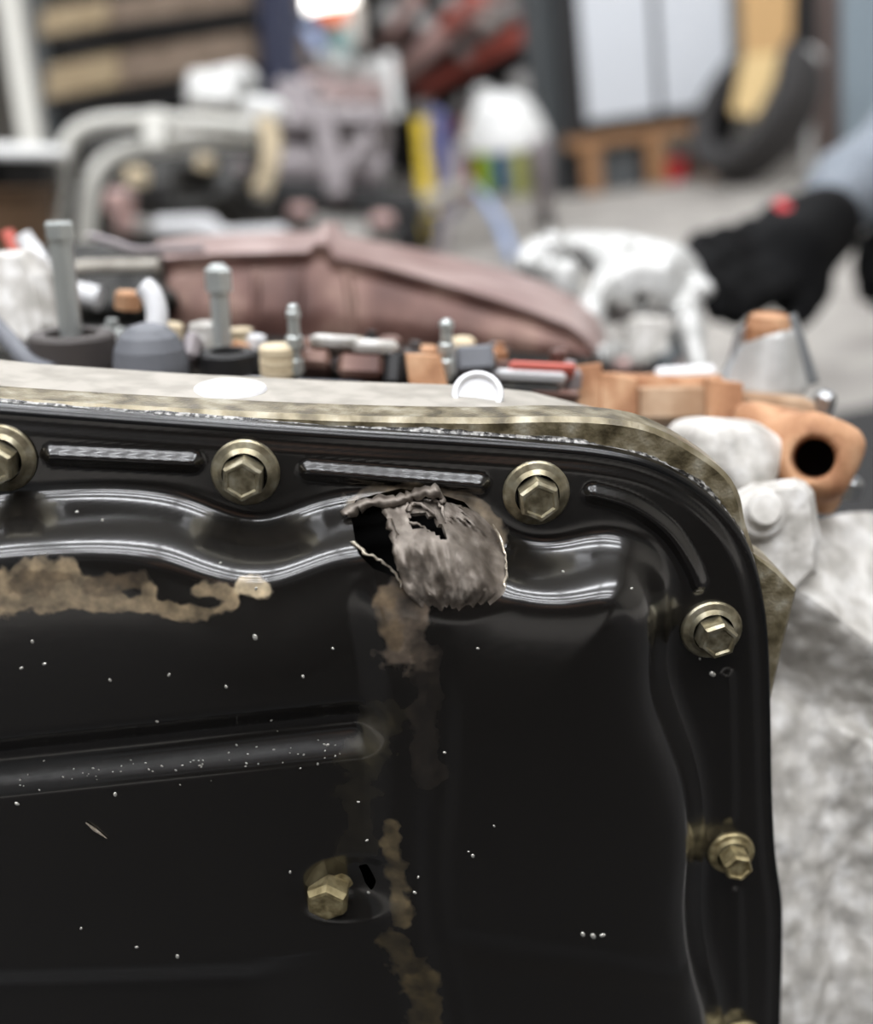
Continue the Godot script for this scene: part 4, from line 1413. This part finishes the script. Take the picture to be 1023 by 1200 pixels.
func pump_casting(nz: FastNoiseLite) -> void:
	var d := 0.62
	var at := A(725, 430, d)
	var t := thing("pump_casting", "bright bare aluminium casting between the brown heat shield and the black glove", "pump", at)
	var main := [cap(735, 318, d, 782, 326, d, 42, 40), blk(745, 340, d, 90, 70, 0.05, ib(), 0.012), cap(795, 325, d, 828, 340, d - 0.02, 16, 11), cap(800, 345, d, 808, 385, d - 0.03, 17, 15), cap(808, 385, d - 0.03, 818, 432, d - 0.04, 15, 13),
		cap(706, 335, d - 0.02, 690, 365, d - 0.03, 16, 14), cap(692, 365, d - 0.03, 704, 418, d - 0.04, 13, 16), cap(722, 415, d - 0.03, 700, 420, d - 0.03, 15, 15), blk(694, 296, d + 0.02, 84, 36, 0.04, ib(-4), 0.008),
		["-cap", A(752, 352, d - 0.1), A(752, 352, d), 0.0035, 0.0035]]
	obj("main_casting", MB.new().blend(main, 0.0032, 0.008, nz, 0.0004), M.bright_alu, t, "main casting with a bent leg and a short arm")
	var knobs := [cap(620, 310, d, 628, 300, d, 20, 16), cap(648, 288, d, 652, 296, d, 18, 17), cap(642, 316, d - 0.02, 650, 334, d - 0.02, 16, 14), cap(668, 320, d - 0.02, 666, 340, d - 0.02, 16, 14), cap(630, 300, d + 0.02, 680, 300, d + 0.02, 22, 22)]
	obj("knob_cluster", MB.new().blend(knobs, 0.003, 0.004), M.bright_alu, t, "cluster of shiny rounded knobs")
	obj("inlet_block", MB.new().box(A(756, 402, d - 0.03), ib(2, 0, 8), Vector3(46, 56, 40) * d / F_PX, 0.003), M.cast, t, "beige square block")
	obj("inlet_pipe", MB.new().tube([A(790, 398, d), A(786, 420, d - 0.03), A(772, 432, d - 0.04)], 0.007, 12), M.slate, t)
	obj("base_foot", MB.new().box(A(745, 436, d - 0.02), ib(0, -10), Vector3(90, 14, 70) * d / F_PX, 0.002), M.pink_beam, t)

func left_rack() -> void:
	var dl := 3.45
	var dr := 3.05
	var dd := func(x: float) -> float: return lerpf(dl, dr, (x - 40.0) / 250.0)
	var P := func(x: float, y: float) -> Vector3: return A(x, y, dd.call(x))
	var back := Vector3(0.35, 0, -0.94)
	var base: Vector3 = P.call(170, 60)
	var t := thing("storage_rack", "dark storage rack with navy front post holding two tiers of brown cartons", "rack", Vector3(base.x, 0, base.z))
	var quad_ := func(pts: Array, ext: Vector3, bev := 0.0) -> MB:
		return MB.new().prism(pts.map(func(w): return P.call(w[0], w[1])), ext, bev)
	obj("upright", quad_.call([[284, -200], [318, -200], [334, 112], [338, 210], [316, 210], [310, 112]], back * 0.12, 0.005), M.navy, t, "navy front post")
	obj("upright", quad_.call([[14, -200], [30, -200], [60, 150], [66, 260], [48, 260]], back * 0.1, 0.005), M.slate, t)
	for sh in [[46, 12, -24], [120, 96, 0], [-32, -66, 0], [196, 160, 0]]:
		obj("shelf", quad_.call([[44, sh[0]], [300, sh[1]], [302, sh[1] + 9], [46, sh[0] + 9]], back * 0.5, 0.003), M.dark, t)
	var bp := []
	for w in [[-60, -260], [240, -320], [244, 330], [-60, 400]]:
		bp.append(P.call(w[0], w[1]) + back * 0.55)
	obj("back_panel", MB.new().prism(bp, back * 0.02), M.dark, t)
	for cb in [
		["tan carton at the left of the upper tier of the dark rack", [[42, 12], [124, -2], [124, 30], [44, 44]], "carton"],
		["dull brown carton at the right of the upper tier of the dark rack", [[127, -2], [286, -26], [288, 8], [127, 30]], "carton_dull"],
		["tan carton at the left of the lower tier of the dark rack", [[46, 80], [136, 62], [138, 100], [48, 118]], "carton"],
		["dull brown carton at the right of the lower tier of the dark rack", [[139, 62], [290, 36], [296, 74], [140, 101]], "carton_dull"]]:
		var o := obj("carton", quad_.call(cb[1], back * 0.42, 0.006), M[cb[2]])
		tag(o, cb[0], "box", "cartons on the dark rack")
	var pole := obj("pole", plate([[-30, -120], [8, -120], [22, 20], [44, 160], [60, 260], [40, 260], [22, 160], [0, 20]], 2.7, 0.06, 0.004), M.chrome_pipe)
	tag(pole, "slanting off-white pole before the dark rack", "pole")

func red_rack(rng: RandomNumberGenerator) -> void:
	var foot := FL(660, 226)
	var t := thing("red_beam_rack", "long rack with red beams and a wide slate grey front post", "rack", foot)
	obj("upright", MB.new().box(foot + Vector3(-0.02, 1.4, 0), turn(10), Vector3(0.2, 2.8, 0.16), 0.01), M.slate, t, "wide slate grey front post")
	obj("upright", MB.new().box(foot + Vector3(0.15, 1.4, -0.1), turn(10), Vector3(0.1, 2.8, 0.1), 0.01), M.dark, t)
	var far := A(415, 140, 11.0)
	obj("upright", MB.new().box(Vector3(far.x, 1.2, far.z), turn(10), Vector3(0.14, 2.4, 0.1), 0.01), M.slate, t)
	for b in [[640, -68, 420, 128, 16, "pink_beam"], [640, -60, 478, 66, 11, "pink_beam"], [640, -68, 474, 74, 8, "slate"], [650, 18, 490, 108, 11, "red_beam"], [648, 124, 520, 152, 10, "red_beam"], [560, -6, 486, 60, 8, "red_beam"], [488, -4, 448, 58, 7, "pink_beam"]]:
		var p := A(b[0], b[1], 5.6)
		var q := A(b[2], b[3], 9.0)
		var dir := (q - p).normalized()
		var sx := dir.cross(Vector3.UP).normalized()
		obj("beam", MB.new().box((p + q) * 0.5, Basis(sx, dir.cross(sx) * -1.0, dir), Vector3(0.06, b[4] * 2.2 * 5.6 / F_PX, p.distance_to(q)), 0.004), M[b[5]], t)
	var p0 := A(672, -120, 6.0)
	var p1 := A(420, 100, 12.0)
	obj("back_panel", MB.new().prism([Vector3(p0.x, 0, p0.z), Vector3(p1.x, 0, p1.z), Vector3(p1.x, 2.6, p1.z), Vector3(p0.x, 2.6, p0.z)], Vector3(0.1, 0, -0.05)), M.dark, t)
	var names := ["pale metal part under the lowest red beam beside the slate post", "bright metal part high on the rack next to the slate post", "rounded grey metal part on the middle red beam", "grey metal part at the far end of the middle red beam", "pale metal part on the upper red beam", "dull grey metal part on the topmost beam", "grey metal part left on the topmost pale beam", "small pale metal part above the yellow jack", "grey metal part between the two lower red beams", "small white metal part above the stool", "light grey metal part at the top edge between two beams", "dark metal part low on the rack left of the stool"]
	var i := 0
	for m in [[614, 98, 6.0, 22, "bright_alu"], [604, 4, 6.2, 24, "bright_alu"], [566, 38, 6.8, 22, "bright_alu"], [546, 62, 7.2, 14, "lump"], [505, 28, 7.8, 18, "lump"], [532, 6, 7.4, 18, "lump"], [456, 14, 8.4, 22, "lump"], [498, 128, 8.0, 14, "lump"], [545, 122, 7.5, 14, "lump"], [570, 112, 5.4, 15, "bright_alu"], [582, 22, 6.4, 16, "cast"], [520, 70, 8.4, 16, "dark"]]:
		var prims := []
		for k in 4:
			prims.append(cap(m[0] + rng.randf_range(-0.6, 0.6) * m[3], m[1] + rng.randf_range(-0.4, 0.4) * m[3], m[2], m[0] + rng.randf_range(-0.9, 0.9) * m[3], m[1] + rng.randf_range(-0.6, 0.6) * m[3], m[2], m[3] * 0.42, m[3] * 0.36))
		var o := obj("metal_part", MB.new().blend(prims, 0.018, 0.03), M[m[4]])
		tag(o, names[i], "metal part", "engine parts lying on the red rack")
		i += 1

func cabinet_corner() -> void:
	var p := FL(668, 231)
	var q := FL(850, 207)
	var dx := Vector3(q.x - p.x, 0, q.z - p.z)
	var L := dx.length()
	var ex := dx.normalized()
	var ez := ex.cross(Vector3.UP)
	var on := func(x: float, y: float) -> Vector2:       # along the ground line and up, of the pixel on that upright plane
		var r := ray(x, y)
		var w := eye + r * ((p - eye).dot(ez) / r.dot(ez))
		return Vector2((w - p).dot(ex), w.y)
	var base := p + ex * L * 0.5
	var zb: float = on.call(760, 150).y
	var t := thing("wooden_trestle", "low brown wooden trestle carrying the cabinet with white doors", "trestle", base)
	obj("top_rail", upright(p, q, 0.0, L, zb - 0.055, zb, 0.0, 0.5), M.wood, t)
	for x in [[695, 208], [770, 198], [838, 186]]:
		var c: float = on.call(x[0], x[1]).x
		obj("post", upright(p, q, c - 0.045, c + 0.045, 0.0, zb - 0.055, 0.0, 0.08), M.wood, t)
		obj("post", upright(p, q, c - 0.045, c + 0.045, 0.0, zb - 0.055, 0.42, 0.5), M.wood, t)
	var cb := thing("cabinet", "black framed cabinet with two pale grey-white doors", "cabinet", base + Vector3(0, zb, 0))
	obj("body", upright(p, q, 0.02, L - 0.01, zb, zb + 1.7, 0.02, 0.5, 0.008), M.dark, cb)
	var a: float = on.call(688, 140).x
	var m0: float = on.call(769, 130).x
	var m1: float = on.call(777, 128).x
	var e: float = on.call(857, 118).x
	var y0: float = on.call(730, 137).y
	obj("door", upright(p, q, a, m0, y0, zb + 1.66, -0.012, 0.02, 0.006), M.panel, cb)
	obj("door", upright(p, q, m1, e, y0, zb + 1.66, -0.012, 0.02, 0.006), M.panel, cb)
	var g: float = on.call(726, 200).x
	tag(obj("crate", upright(p, q, g - 0.11, g + 0.11, 0.0, 0.2, 0.06, 0.36, 0.01), M.slate), "slate grey crate under the wooden trestle", "crate")
	g = on.call(676, 210).x
	tag(obj("crate", upright(p, q, g - 0.07, g + 0.05, 0.0, 0.17, 0.1, 0.36, 0.01), M.black), "black crate under the trestle next to the slate post", "crate")
	g = on.call(793, 200).x
	var bc := p + ex * g - ez * 0.12
	var bu := thing("red_tub", "small red tub under the wooden trestle", "tub", bc)
	obj("body", MB.new().lathe(bc, Vector3.UP, [Vector2(0, 0), Vector2(0.06, 0), Vector2(0.068, 0.1), Vector2(0.072, 0.1), Vector2(0.072, 0.115), Vector2(0.064, 0.115), Vector2(0.058, 0.02), Vector2(0, 0.02)], 24), M.red, bu)
	# tyre leaning by the trestle
	var r := 0.315
	var tc := FL(886, 214) + Vector3.UP * r * 0.97
	var ax := (rt * -0.82 + bk * 0.44 + up * 0.28).normalized()
	var ty := thing("tyre", "black tyre standing beside the wooden trestle behind a cardboard sheet", "tyre", FL(886, 214))
	obj("tread", MB.new().lathe(tc, ax, [Vector2(r * 0.62, -0.075), Vector2(r * 0.75, -0.1), Vector2(r * 0.9, -0.102), Vector2(r * 0.97, -0.085), Vector2(r, -0.06), Vector2(r, 0.06), Vector2(r * 0.97, 0.085), Vector2(r * 0.9, 0.102), Vector2(r * 0.75, 0.1), Vector2(r * 0.62, 0.075)], 48), M.tyre, ty)
	obj("inner_liner", MB.new().lathe(tc, ax, [Vector2(r * 0.62, 0.075), Vector2(r * 0.9, 0.06), Vector2(r * 0.92, 0.0), Vector2(r * 0.9, -0.06), Vector2(r * 0.62, -0.075)], 48), M.black, ty)
	# folded cardboard sheet
	var cs := thing("cardboard_sheet", "folded tan cardboard sheet propped between cabinet and tyre", "cardboard", A(885, 140, 4.05))
	obj("panel", plate([[868, -40], [930, -40], [928, 40], [912, 62], [872, 66]], 4.1, 0.02, 0.003), mat(rgb(186, 150, 102), 0.8), cs)
	obj("panel", plate([[872, 64, 4.1], [914, 60, 4.1], [908, 92, 4.05], [886, 136, 4.0], [858, 131, 4.0], [866, 92, 4.05]], 4.0, 0.02, 0.003), M.card_sheet, cs)
	# post, pipe and shutter at the right
	var pb := FL(970, 190)
	tag(obj("timber_post", MB.new().box(Vector3(pb.x, 1.2, pb.z), turn(0), Vector3(0.08, 2.4, 0.1), 0.006), M.post), "mauve-brown post beside the blue-grey shutter", "post")
	var pp := FL(948, 200)
	tag(obj("drain_pipe", MB.new().tube([Vector3(pp.x, 0.0, pp.z), Vector3(pp.x, 0.25, pp.z), Vector3(pp.x + 0.01, 0.5, pp.z), Vector3(pp.x, 0.75, pp.z)], 0.018, 12), M.white_plastic), "thin pale pipe up the wall beside the tyre", "pipe")
	tag(obj("wall_box", MB.new().box(A(938, 20, 4.75), turn(0), Vector3(0.12, 0.5, 0.12), 0.01), M.black), "black box hung above the tyre", "box")
	tag(obj("lamp_socket", MB.new().blend([cap(946, 64, 4.7, 956, 68, 4.7, 9, 7)], 0.01, 0.01), M.white_plastic), "small white fitting below the black box", "fitting")
	var s0 := FL(986, 196)
	var sh := thing("roller_shutter", "blue-grey ribbed metal shutter at the right edge", "shutter", Vector3(s0.x + 0.4, 0, s0.z))
	for k in 9:
		obj("slat", MB.new().box(Vector3(s0.x + 0.05 + k * 0.1, 1.2, s0.z + (0.012 if k % 2 else 0.0)), turn(0), Vector3(0.096, 2.4, 0.05), 0.014), M.shutter if k % 3 else M.navy if k % 2 else M.shutter, sh)

func odds_and_ends() -> void:
	# stool
	var d := 4.1
	var s := d / F_PX
	var c := A(591, 163, d)
	var st := thing("stool", "white plastic stool with rounded seat on grey splayed legs", "stool", Vector3(c.x, 0, c.z))
	var seat := MB.new()
	seat.lathe(c, Vector3(0.02, 1, 0.12).normalized(), [Vector2(50 * s, -8 * s), Vector2(53 * s, -4 * s), Vector2(50 * s, 6 * s), Vector2(42 * s, 24 * s), Vector2(33 * s, 40 * s), Vector2(18 * s, 49 * s), Vector2(0, 52 * s)], 32)
	seat.lathe(c, Vector3(0.02, 1, 0.12).normalized(), [Vector2(0, 30 * s), Vector2(30 * s, 20 * s), Vector2(44 * s, -6 * s)], 32)
	obj("seat", seat, M.white_plastic, st)
	for l in [[538, 172, 514, 300, 8, 4.0], [632, 165, 640, 262, 11, 4.0], [552, 150, 532, 246, 5, 4.6], [622, 150, 632, 240, 5, 4.6]]:
		obj("leg", MB.new().tube([A(l[0], l[1], l[5]), A(lerpf(l[0], l[2], 0.45), lerpf(l[1], l[3], 0.5), l[5]), FL(l[2], l[3])], [l[4] * 1.2 * s, l[4] * s, l[4] * 0.8 * s], 10), M.grey_paint, st)
	obj("rubber_foot", MB.new().tube([FL(641, 268) + Vector3(0, 0.05, 0), FL(641, 268)], 0.028, 12), M.black, st)
	tag(obj("grip_handle", MB.new().tube([A(490, 243, 3.7), A(510, 233, 3.7), A(540, 221, 3.8), A(552, 216, 3.9)], [0.026, 0.03, 0.026, 0.02], 10), M.cream_alu), "cream handle lying across the stool's left leg", "handle")
	tag(obj("blue_rod", MB.new().tube([A(556, 222, 4.0), A(566, 232, 3.9), A(586, 262, 3.6), A(600, 300, 3.3)], 0.017, 10), M.light_blue), "pale blue rod leaning under the white stool", "rod")
	# bottles behind it
	for b in [[549, 226, 16, 44, "red", "red bottle seen under the stool"], [571, 226, 18, 52, "green", "lime green bottle seen under the stool"], [591, 224, 18, 56, "blue", "blue bottle seen under the stool"], [612, 226, 22, 52, "olive", "olive yellow bottle seen under the stool"]]:
		var f := FL(b[0], b[1] + 3)
		var k := (f - eye).dot(-bk) / F_PX
		var t := thing("bottle", b[5], "bottle", f, "coloured bottles on the floor behind the stool")
		obj("body", MB.new().lathe(f, Vector3.UP, [Vector2(0, 0), Vector2(b[2] * 0.5 * k, 0), Vector2(b[2] * 0.54 * k, 3 * k), Vector2(b[2] * 0.54 * k, b[3] * 0.8 * k), Vector2(b[2] * 0.25 * k, b[3] * 0.95 * k), Vector2(b[2] * 0.22 * k, b[3] * k)], 20), M[b[4]], t)
		obj("cap", MB.new().lathe(f + Vector3.UP * b[3] * k, Vector3.UP, [Vector2(b[2] * 0.27 * k, 0), Vector2(b[2] * 0.27 * k, 8 * k), Vector2(0, 8 * k)], 16), M[b[4]], t)
	# yellow jack
	var yf := FL(498, 290)
	var yj := thing("yellow_jack", "upright yellow jack with dark wheel beside the white stool", "jack", yf)
	obj("mast", plate([[484, 138], [502, 138], [500, 165], [508, 215], [514, 262], [496, 264], [490, 215], [488, 165]], 4.1, 0.08, 0.008), M.yellow, yj)
	obj("bracket", MB.new().box(A(488, 272, 4.0), ib(10), Vector3(18, 26, 20) * 4.0 / F_PX, 0.006), M.yellow, yj)
	obj("wheel", MB.new().lathe(A(502, 276, 4.05) - rt * 0.02, rt, [Vector2(0, 0), Vector2(0.07, 0), Vector2(0.08, 0.01), Vector2(0.08, 0.05), Vector2(0.07, 0.06), Vector2(0, 0.06)], 24), M.black, yj)
	var vf := A(516, 180, 5.2)
	tag(obj("violet_drum", MB.new().lathe(Vector3(vf.x, 0.0, vf.z), Vector3.UP, [Vector2(0, 0), Vector2(0.065, 0), Vector2(0.068, 0.3), Vector2(0.06, 0.46), Vector2(0.02, 0.5), Vector2(0, 0.5)], 24), M.violet), "violet blue drum behind the yellow jack", "drum")
	# far bench, lamp and packets
	var b0 := A(330, 104, 6.4)
	var bw := thing("workbench", "pink topped bench below the far lamp", "bench", Vector3(b0.x + 0.3, 0, b0.z))
	obj("bench_top", plate([[322, 88], [398, 82], [450, 90], [452, 112], [330, 112]], 6.4, 0.5, 0.01), M.bench, bw)
	for x in [336, 440]:
		var l := A(x, 112, 6.45)
		obj("leg", MB.new().box(Vector3(l.x, l.y * 0.5, l.z - 0.1), turn(0), Vector3(0.06, l.y, 0.06), 0.004), M.slate, bw)
	for k in [[404, 78, 24, 22, "bright_alu", "white metal lump on the far pink bench"], [438, 82, 22, 18, "white_plastic", "white rounded lump at the right end of the pink bench"], [384, 70, 18, 16, "bright_alu", "small pale lump at the back of the pink bench"]]:
		tag(obj("bench_part", MB.new().blend([cap(k[0] - k[2] * 0.3, k[1], 6.35, k[0] + k[2] * 0.4, k[1] + 3, 6.35, k[3] * 0.5, k[3] * 0.45), cap(k[0], k[1] - 6, 6.35, k[0] + 4, k[1] + 5, 6.35, k[3] * 0.4, k[3] * 0.5)], 0.016, 0.02), M[k[4]]), k[5], "metal part", "pale parts on the far bench")
	tag(obj("white_board", plate([[447, 62], [462, 62], [470, 134], [457, 136]], 5.6, 0.05, 0.005), M.white_plastic), "narrow white board standing before the red rack", "board")
	for k in [[346, 46, 18, 52, 24, "violet", "pale violet packet on the far shelf"], [366, 42, 16, 54, 24, "light_blue", "light blue packet on the far shelf"], [390, 24, 36, 22, 4, "orange", "orange box on the far shelf"], [402, 58, 26, 44, 0, "teal", "grey-green box on the far shelf"], [350, 80, 24, 16, 0, "navy", "navy box low on the far shelf"], [418, 30, 16, 60, 4, "cast", "grey tall box at the right of the far shelf"]]:
		tag(obj("packet", MB.new().box(A(k[0], k[1], 7.2), ib(k[4]), Vector3(k[2], k[3], 30) * 7.2 / F_PX, 0.01), M[k[5]]), k[6], "box", "boxes on the far shelf")
	var fs := thing("far_shelf", "grey shelf of packets under the far lamp", "shelf", Vector3(A(376, 74, 7.3).x, 0, A(376, 74, 7.3).z))
	for y in [[76, 330, 425], [38, 374, 412]]:
		obj("board", plate([[y[1], y[0] + 2], [y[2], y[0] - 6], [y[2], y[0]], [y[1], y[0] + 8]], 7.2, 0.25, 0.004), M.slate, fs)
	for x in [332, 424]:
		var sp := A(x, 76, 7.5)
		obj("upright", MB.new().box(Vector3(sp.x, sp.y * 0.5 + 0.2, sp.z), turn(0), Vector3(0.05, sp.y + 0.4, 0.05), 0.004), M.slate, fs)
	var lt := A(376, -6, 7.0)
	var fl := thing("bench_lamp", "glowing white lamp at the top edge above the far bench", "lamp", lt)
	obj("lamp_diffuser", MB.new().box(lt, turn(0, 0, 2), Vector3(76, 28, 20) * 7.0 / F_PX, 0.01), M.lamp_glow, fl)
	obj("lamp_housing", MB.new().box(lt + Vector3(0, 0.1, -0.08), turn(0, 0, 2), Vector3(90, 12, 30) * 7.0 / F_PX, 0.01), M.white_metal, fl)
	var al := AreaLight3D.new()
	al.name = "lamp_light"
	al.area_size = Vector2(0.4, 0.14)
	al.light_energy = 0.06
	al.shadow_enabled = true
	al.area_range = 30.0
	al.area_attenuation = 2.0
	al.position = Vector3(0, 0, 0.08)
	al.rotation.y = PI
	al.rotation = Vector3.ZERO
	al.transform = Transform3D(Basis.from_euler(Vector3(-0.3, 0, 0)), Vector3(0, 0, 0.08))
	fl.add_child(al)

func hand(prims: Array, wrist: Array, knuckles: Array, fingers: Array, thumb: Array, k := 1.0) -> void:
	for q in knuckles:
		prims.append(["cap", A(wrist[0], wrist[1], wrist[2]), A(q[0], q[1], q[2]), 0.030 * k, 0.0135 * k])
	for f in fingers + [thumb]:
		for i in f.size() - 1:
			prims.append(["cap", A(f[i][0], f[i][1], f[i][2]), A(f[i + 1][0], f[i + 1][1], f[i + 1][2]), (0.0128 - i * 0.0012) * k, (0.0116 - i * 0.0012) * k])

func mechanic(nz: FastNoiseLite) -> void:
	var base := A(1330, 600, 1.7)
	var t := thing("person", "person in a grey-blue sleeve reaching in with a black gloved hand", "person", Vector3(base.x, 0, base.z))
	# gloved hand, fingers pointing at the casting
	var pr := []
	hand(pr, [958, 268, 1.0], [[878, 275, 0.97], [884, 298, 0.95], [896, 322, 0.93], [914, 340, 0.92]], [
		[[878, 275, 0.97], [848, 282, 0.93], [822, 288, 0.90], [806, 302, 0.88]],
		[[884, 298, 0.95], [848, 304, 0.90], [824, 318, 0.87], [824, 338, 0.85]],
		[[896, 322, 0.93], [862, 330, 0.89], [842, 346, 0.86], [840, 366, 0.85]],
		[[914, 340, 0.92], [886, 350, 0.89], [866, 360, 0.87], [862, 372, 0.86]]],
		[[962, 300, 0.98], [952, 336, 0.95], [942, 362, 0.93], [930, 380, 0.92]], 1.0)
	pr.append(["cap", A(966, 262, 1.01), A(925, 300, 0.96), 0.034, 0.038])
	pr.append(["cap", A(925, 262, 0.99), A(935, 340, 0.95), 0.022, 0.026])
	pr.append(["cap", A(912, 262, 0.98), A(945, 262, 0.99), 0.018, 0.022])
	obj("glove", MB.new().blend(pr, 0.0045, 0.012), M.glove, t, "black work glove gripping towards the casting")
	obj("glove_tab", MB.new().blend([cap(914, 242, 0.968, 921, 250, 0.96, 9, 10)], 0.003, 0.004), M.red, t, "small red tab on the glove")
	obj("glove_badge", MB.new().blend([cap(928, 264, 0.942, 938, 270, 0.942, 8, 7)], 0.003, 0.004), M.cast, t)
	var p2 := []
	hand(p2, [1062, 262, 1.15], [[1028, 300, 1.12], [1040, 306, 1.10], [1056, 308, 1.10], [1072, 304, 1.11]], [
		[[1028, 300, 1.12], [1018, 322, 1.11], [1016, 344, 1.11]], [[1040, 306, 1.10], [1032, 330, 1.09], [1030, 352, 1.09]], [[1056, 308, 1.10], [1050, 332, 1.09], [1048, 352, 1.09]], [[1072, 304, 1.11], [1068, 326, 1.10], [1066, 342, 1.10]]],
		[[1044, 270, 1.13], [1020, 286, 1.12], [1012, 306, 1.11]], 1.0)
	obj("glove", MB.new().blend(p2, 0.006, 0.012), M.glove, t, "second black glove at the right edge")
	var jk := [cap(974, 246, 1.03, 1000, 220, 1.06, 38, 44), cap(1000, 220, 1.06, 1150, 90, 1.25, 44, 58), cap(1150, 90, 1.25, 1360, -20, 1.6, 58, 70), cap(1066, 256, 1.16, 1220, 180, 1.5, 40, 56), cap(1220, 180, 1.5, 1400, 20, 1.75, 56, 70),
		cap(1380, 0, 1.7, 1470, 260, 1.9, 120, 130), cap(1360, 20, 1.65, 1420, 0, 1.8, 90, 90), cap(1470, 260, 1.9, 1500, 380, 1.95, 130, 120)]
	obj("jacket", MB.new().blend(jk, 0.012, 0.02, nz, 0.012), M.sleeve, t, "grey-blue jacket sleeve")
	var hp := A(1500, 390, 1.95)
	var leg := []
	for sx in [-0.12, 0.12]:
		var h := hp + Vector3(sx, 0, 0)
		var kn := Vector3(hp.x - 0.28 + sx, 0.3, hp.z + 0.28)
		leg.append(["cap", h, kn, 0.095, 0.07])
		leg.append(["cap", kn, Vector3(kn.x + 0.12, 0.09, kn.z - 0.3), 0.068, 0.05])
		leg.append(["cap", Vector3(kn.x + 0.12, 0.05, kn.z - 0.3), Vector3(kn.x + 0.02, 0.04, kn.z - 0.1), 0.045, 0.038])
	obj("trousers", MB.new().blend(leg, 0.014, 0.02), M.dark, t)
	var hc := A(1400, -190, 1.66)
	var face := (eye - hc).normalized() * 0.5 + Vector3(-0.5, -0.4, 0.1)
	face = face.normalized()
	var sd := face.cross(Vector3.UP).normalized()
	var hu := sd.cross(face)
	var skull := [["cap", hc + hu * 0.03, hc - hu * 0.03 + face * 0.02, 0.085, 0.07], ["cap", hc - hu * 0.06 + face * 0.04, hc - hu * 0.08 + face * 0.045, 0.045, 0.035], ["cap", hc + face * 0.09, hc + face * 0.108 - hu * 0.03, 0.01, 0.014], ["cap", hc - hu * 0.06, hc - hu * 0.18 - face * 0.02, 0.055, 0.06], ["cap", hc + sd * 0.08, hc + sd * 0.085 - hu * 0.03, 0.012, 0.01], ["cap", hc - sd * 0.08, hc - sd * 0.085 - hu * 0.03, 0.012, 0.01]]
	obj("head", MB.new().blend(skull, 0.006, 0.012), mat(rgb(196, 150, 122), 0.6), t)
	obj("hair", MB.new().blend([["cap", hc + hu * 0.055 - face * 0.02, hc - face * 0.05 - hu * 0.01, 0.082, 0.075]], 0.008, 0.01), M.black, t)

func added_photographer() -> void:  # unseen figure added so the pan mirrors dark clothes, not bright floor
	var t := thing("person", "unseen person added behind the camera so the pan reflects dark clothes", "person", Vector3(0.1, 0, 0.8))
	var body := [["cap", Vector3(0.1, 0.42, 0.95), Vector3(0.1, 0.82, 0.72), 0.19, 0.17], ["cap", Vector3(-0.1, 0.84, 0.7), Vector3(0.3, 0.84, 0.7), 0.08, 0.08]]
	for s in [-1.0, 1.0]:
		body.append(["cap", Vector3(0.1 + s * 0.22, 0.83, 0.7), Vector3(0.1 + s * 0.3, 0.6, 0.52), 0.06, 0.045])
		body.append(["cap", Vector3(0.1 + s * 0.3, 0.6, 0.52), Vector3(0.05 + s * 0.1, 0.47, 0.36), 0.045, 0.032])
		body.append(["cap", Vector3(0.1 + s * 0.13, 0.36, 1.0), Vector3(0.1 + s * 0.3, 0.46, 0.62), 0.1, 0.075])
		body.append(["cap", Vector3(0.1 + s * 0.3, 0.46, 0.62), Vector3(0.1 + s * 0.26, 0.09, 0.92), 0.07, 0.05])
		body.append(["cap", Vector3(0.1 + s * 0.26, 0.05, 0.94), Vector3(0.1 + s * 0.28, 0.045, 0.76), 0.048, 0.045])
	obj("clothes", MB.new().blend(body, 0.016, 0.03), M.dark, t)
	var skin := mat(rgb(196, 150, 122), 0.6)
	obj("head", MB.new().blend([["cap", Vector3(0.1, 1.08, 0.62), Vector3(0.1, 1.02, 0.6), 0.09, 0.075], ["cap", Vector3(0.1, 1.0, 0.62), Vector3(0.1, 0.9, 0.7), 0.055, 0.06], ["cap", Vector3(0.1, 1.05, 0.53), Vector3(0.1, 1.03, 0.515), 0.01, 0.014]], 0.008, 0.015), skin, t)
	obj("hair", MB.new().blend([["cap", Vector3(0.1, 1.12, 0.64), Vector3(0.1, 1.06, 0.67), 0.082, 0.075]], 0.009, 0.012), M.black, t)
	for s in [-1.0, 1.0]:
		var h := Vector3(0.05 + s * 0.09, 0.47, 0.35)
		var pr := [["cap", h, h + Vector3(-s * 0.03, 0.03, -0.03), 0.03, 0.028]]
		for k in 4:
			pr.append(["cap", h + Vector3(-s * 0.03, 0.035 + k * 0.016 - 0.03, -0.045), h + Vector3(-s * 0.065, 0.03 + k * 0.016 - 0.03, -0.04), 0.009, 0.008])
		pr.append(["cap", h + Vector3(-s * 0.01, 0.0, -0.02), h + Vector3(-s * 0.05, -0.01, -0.01), 0.011, 0.009])
		obj("hand", MB.new().blend(pr, 0.004, 0.008), skin, t)
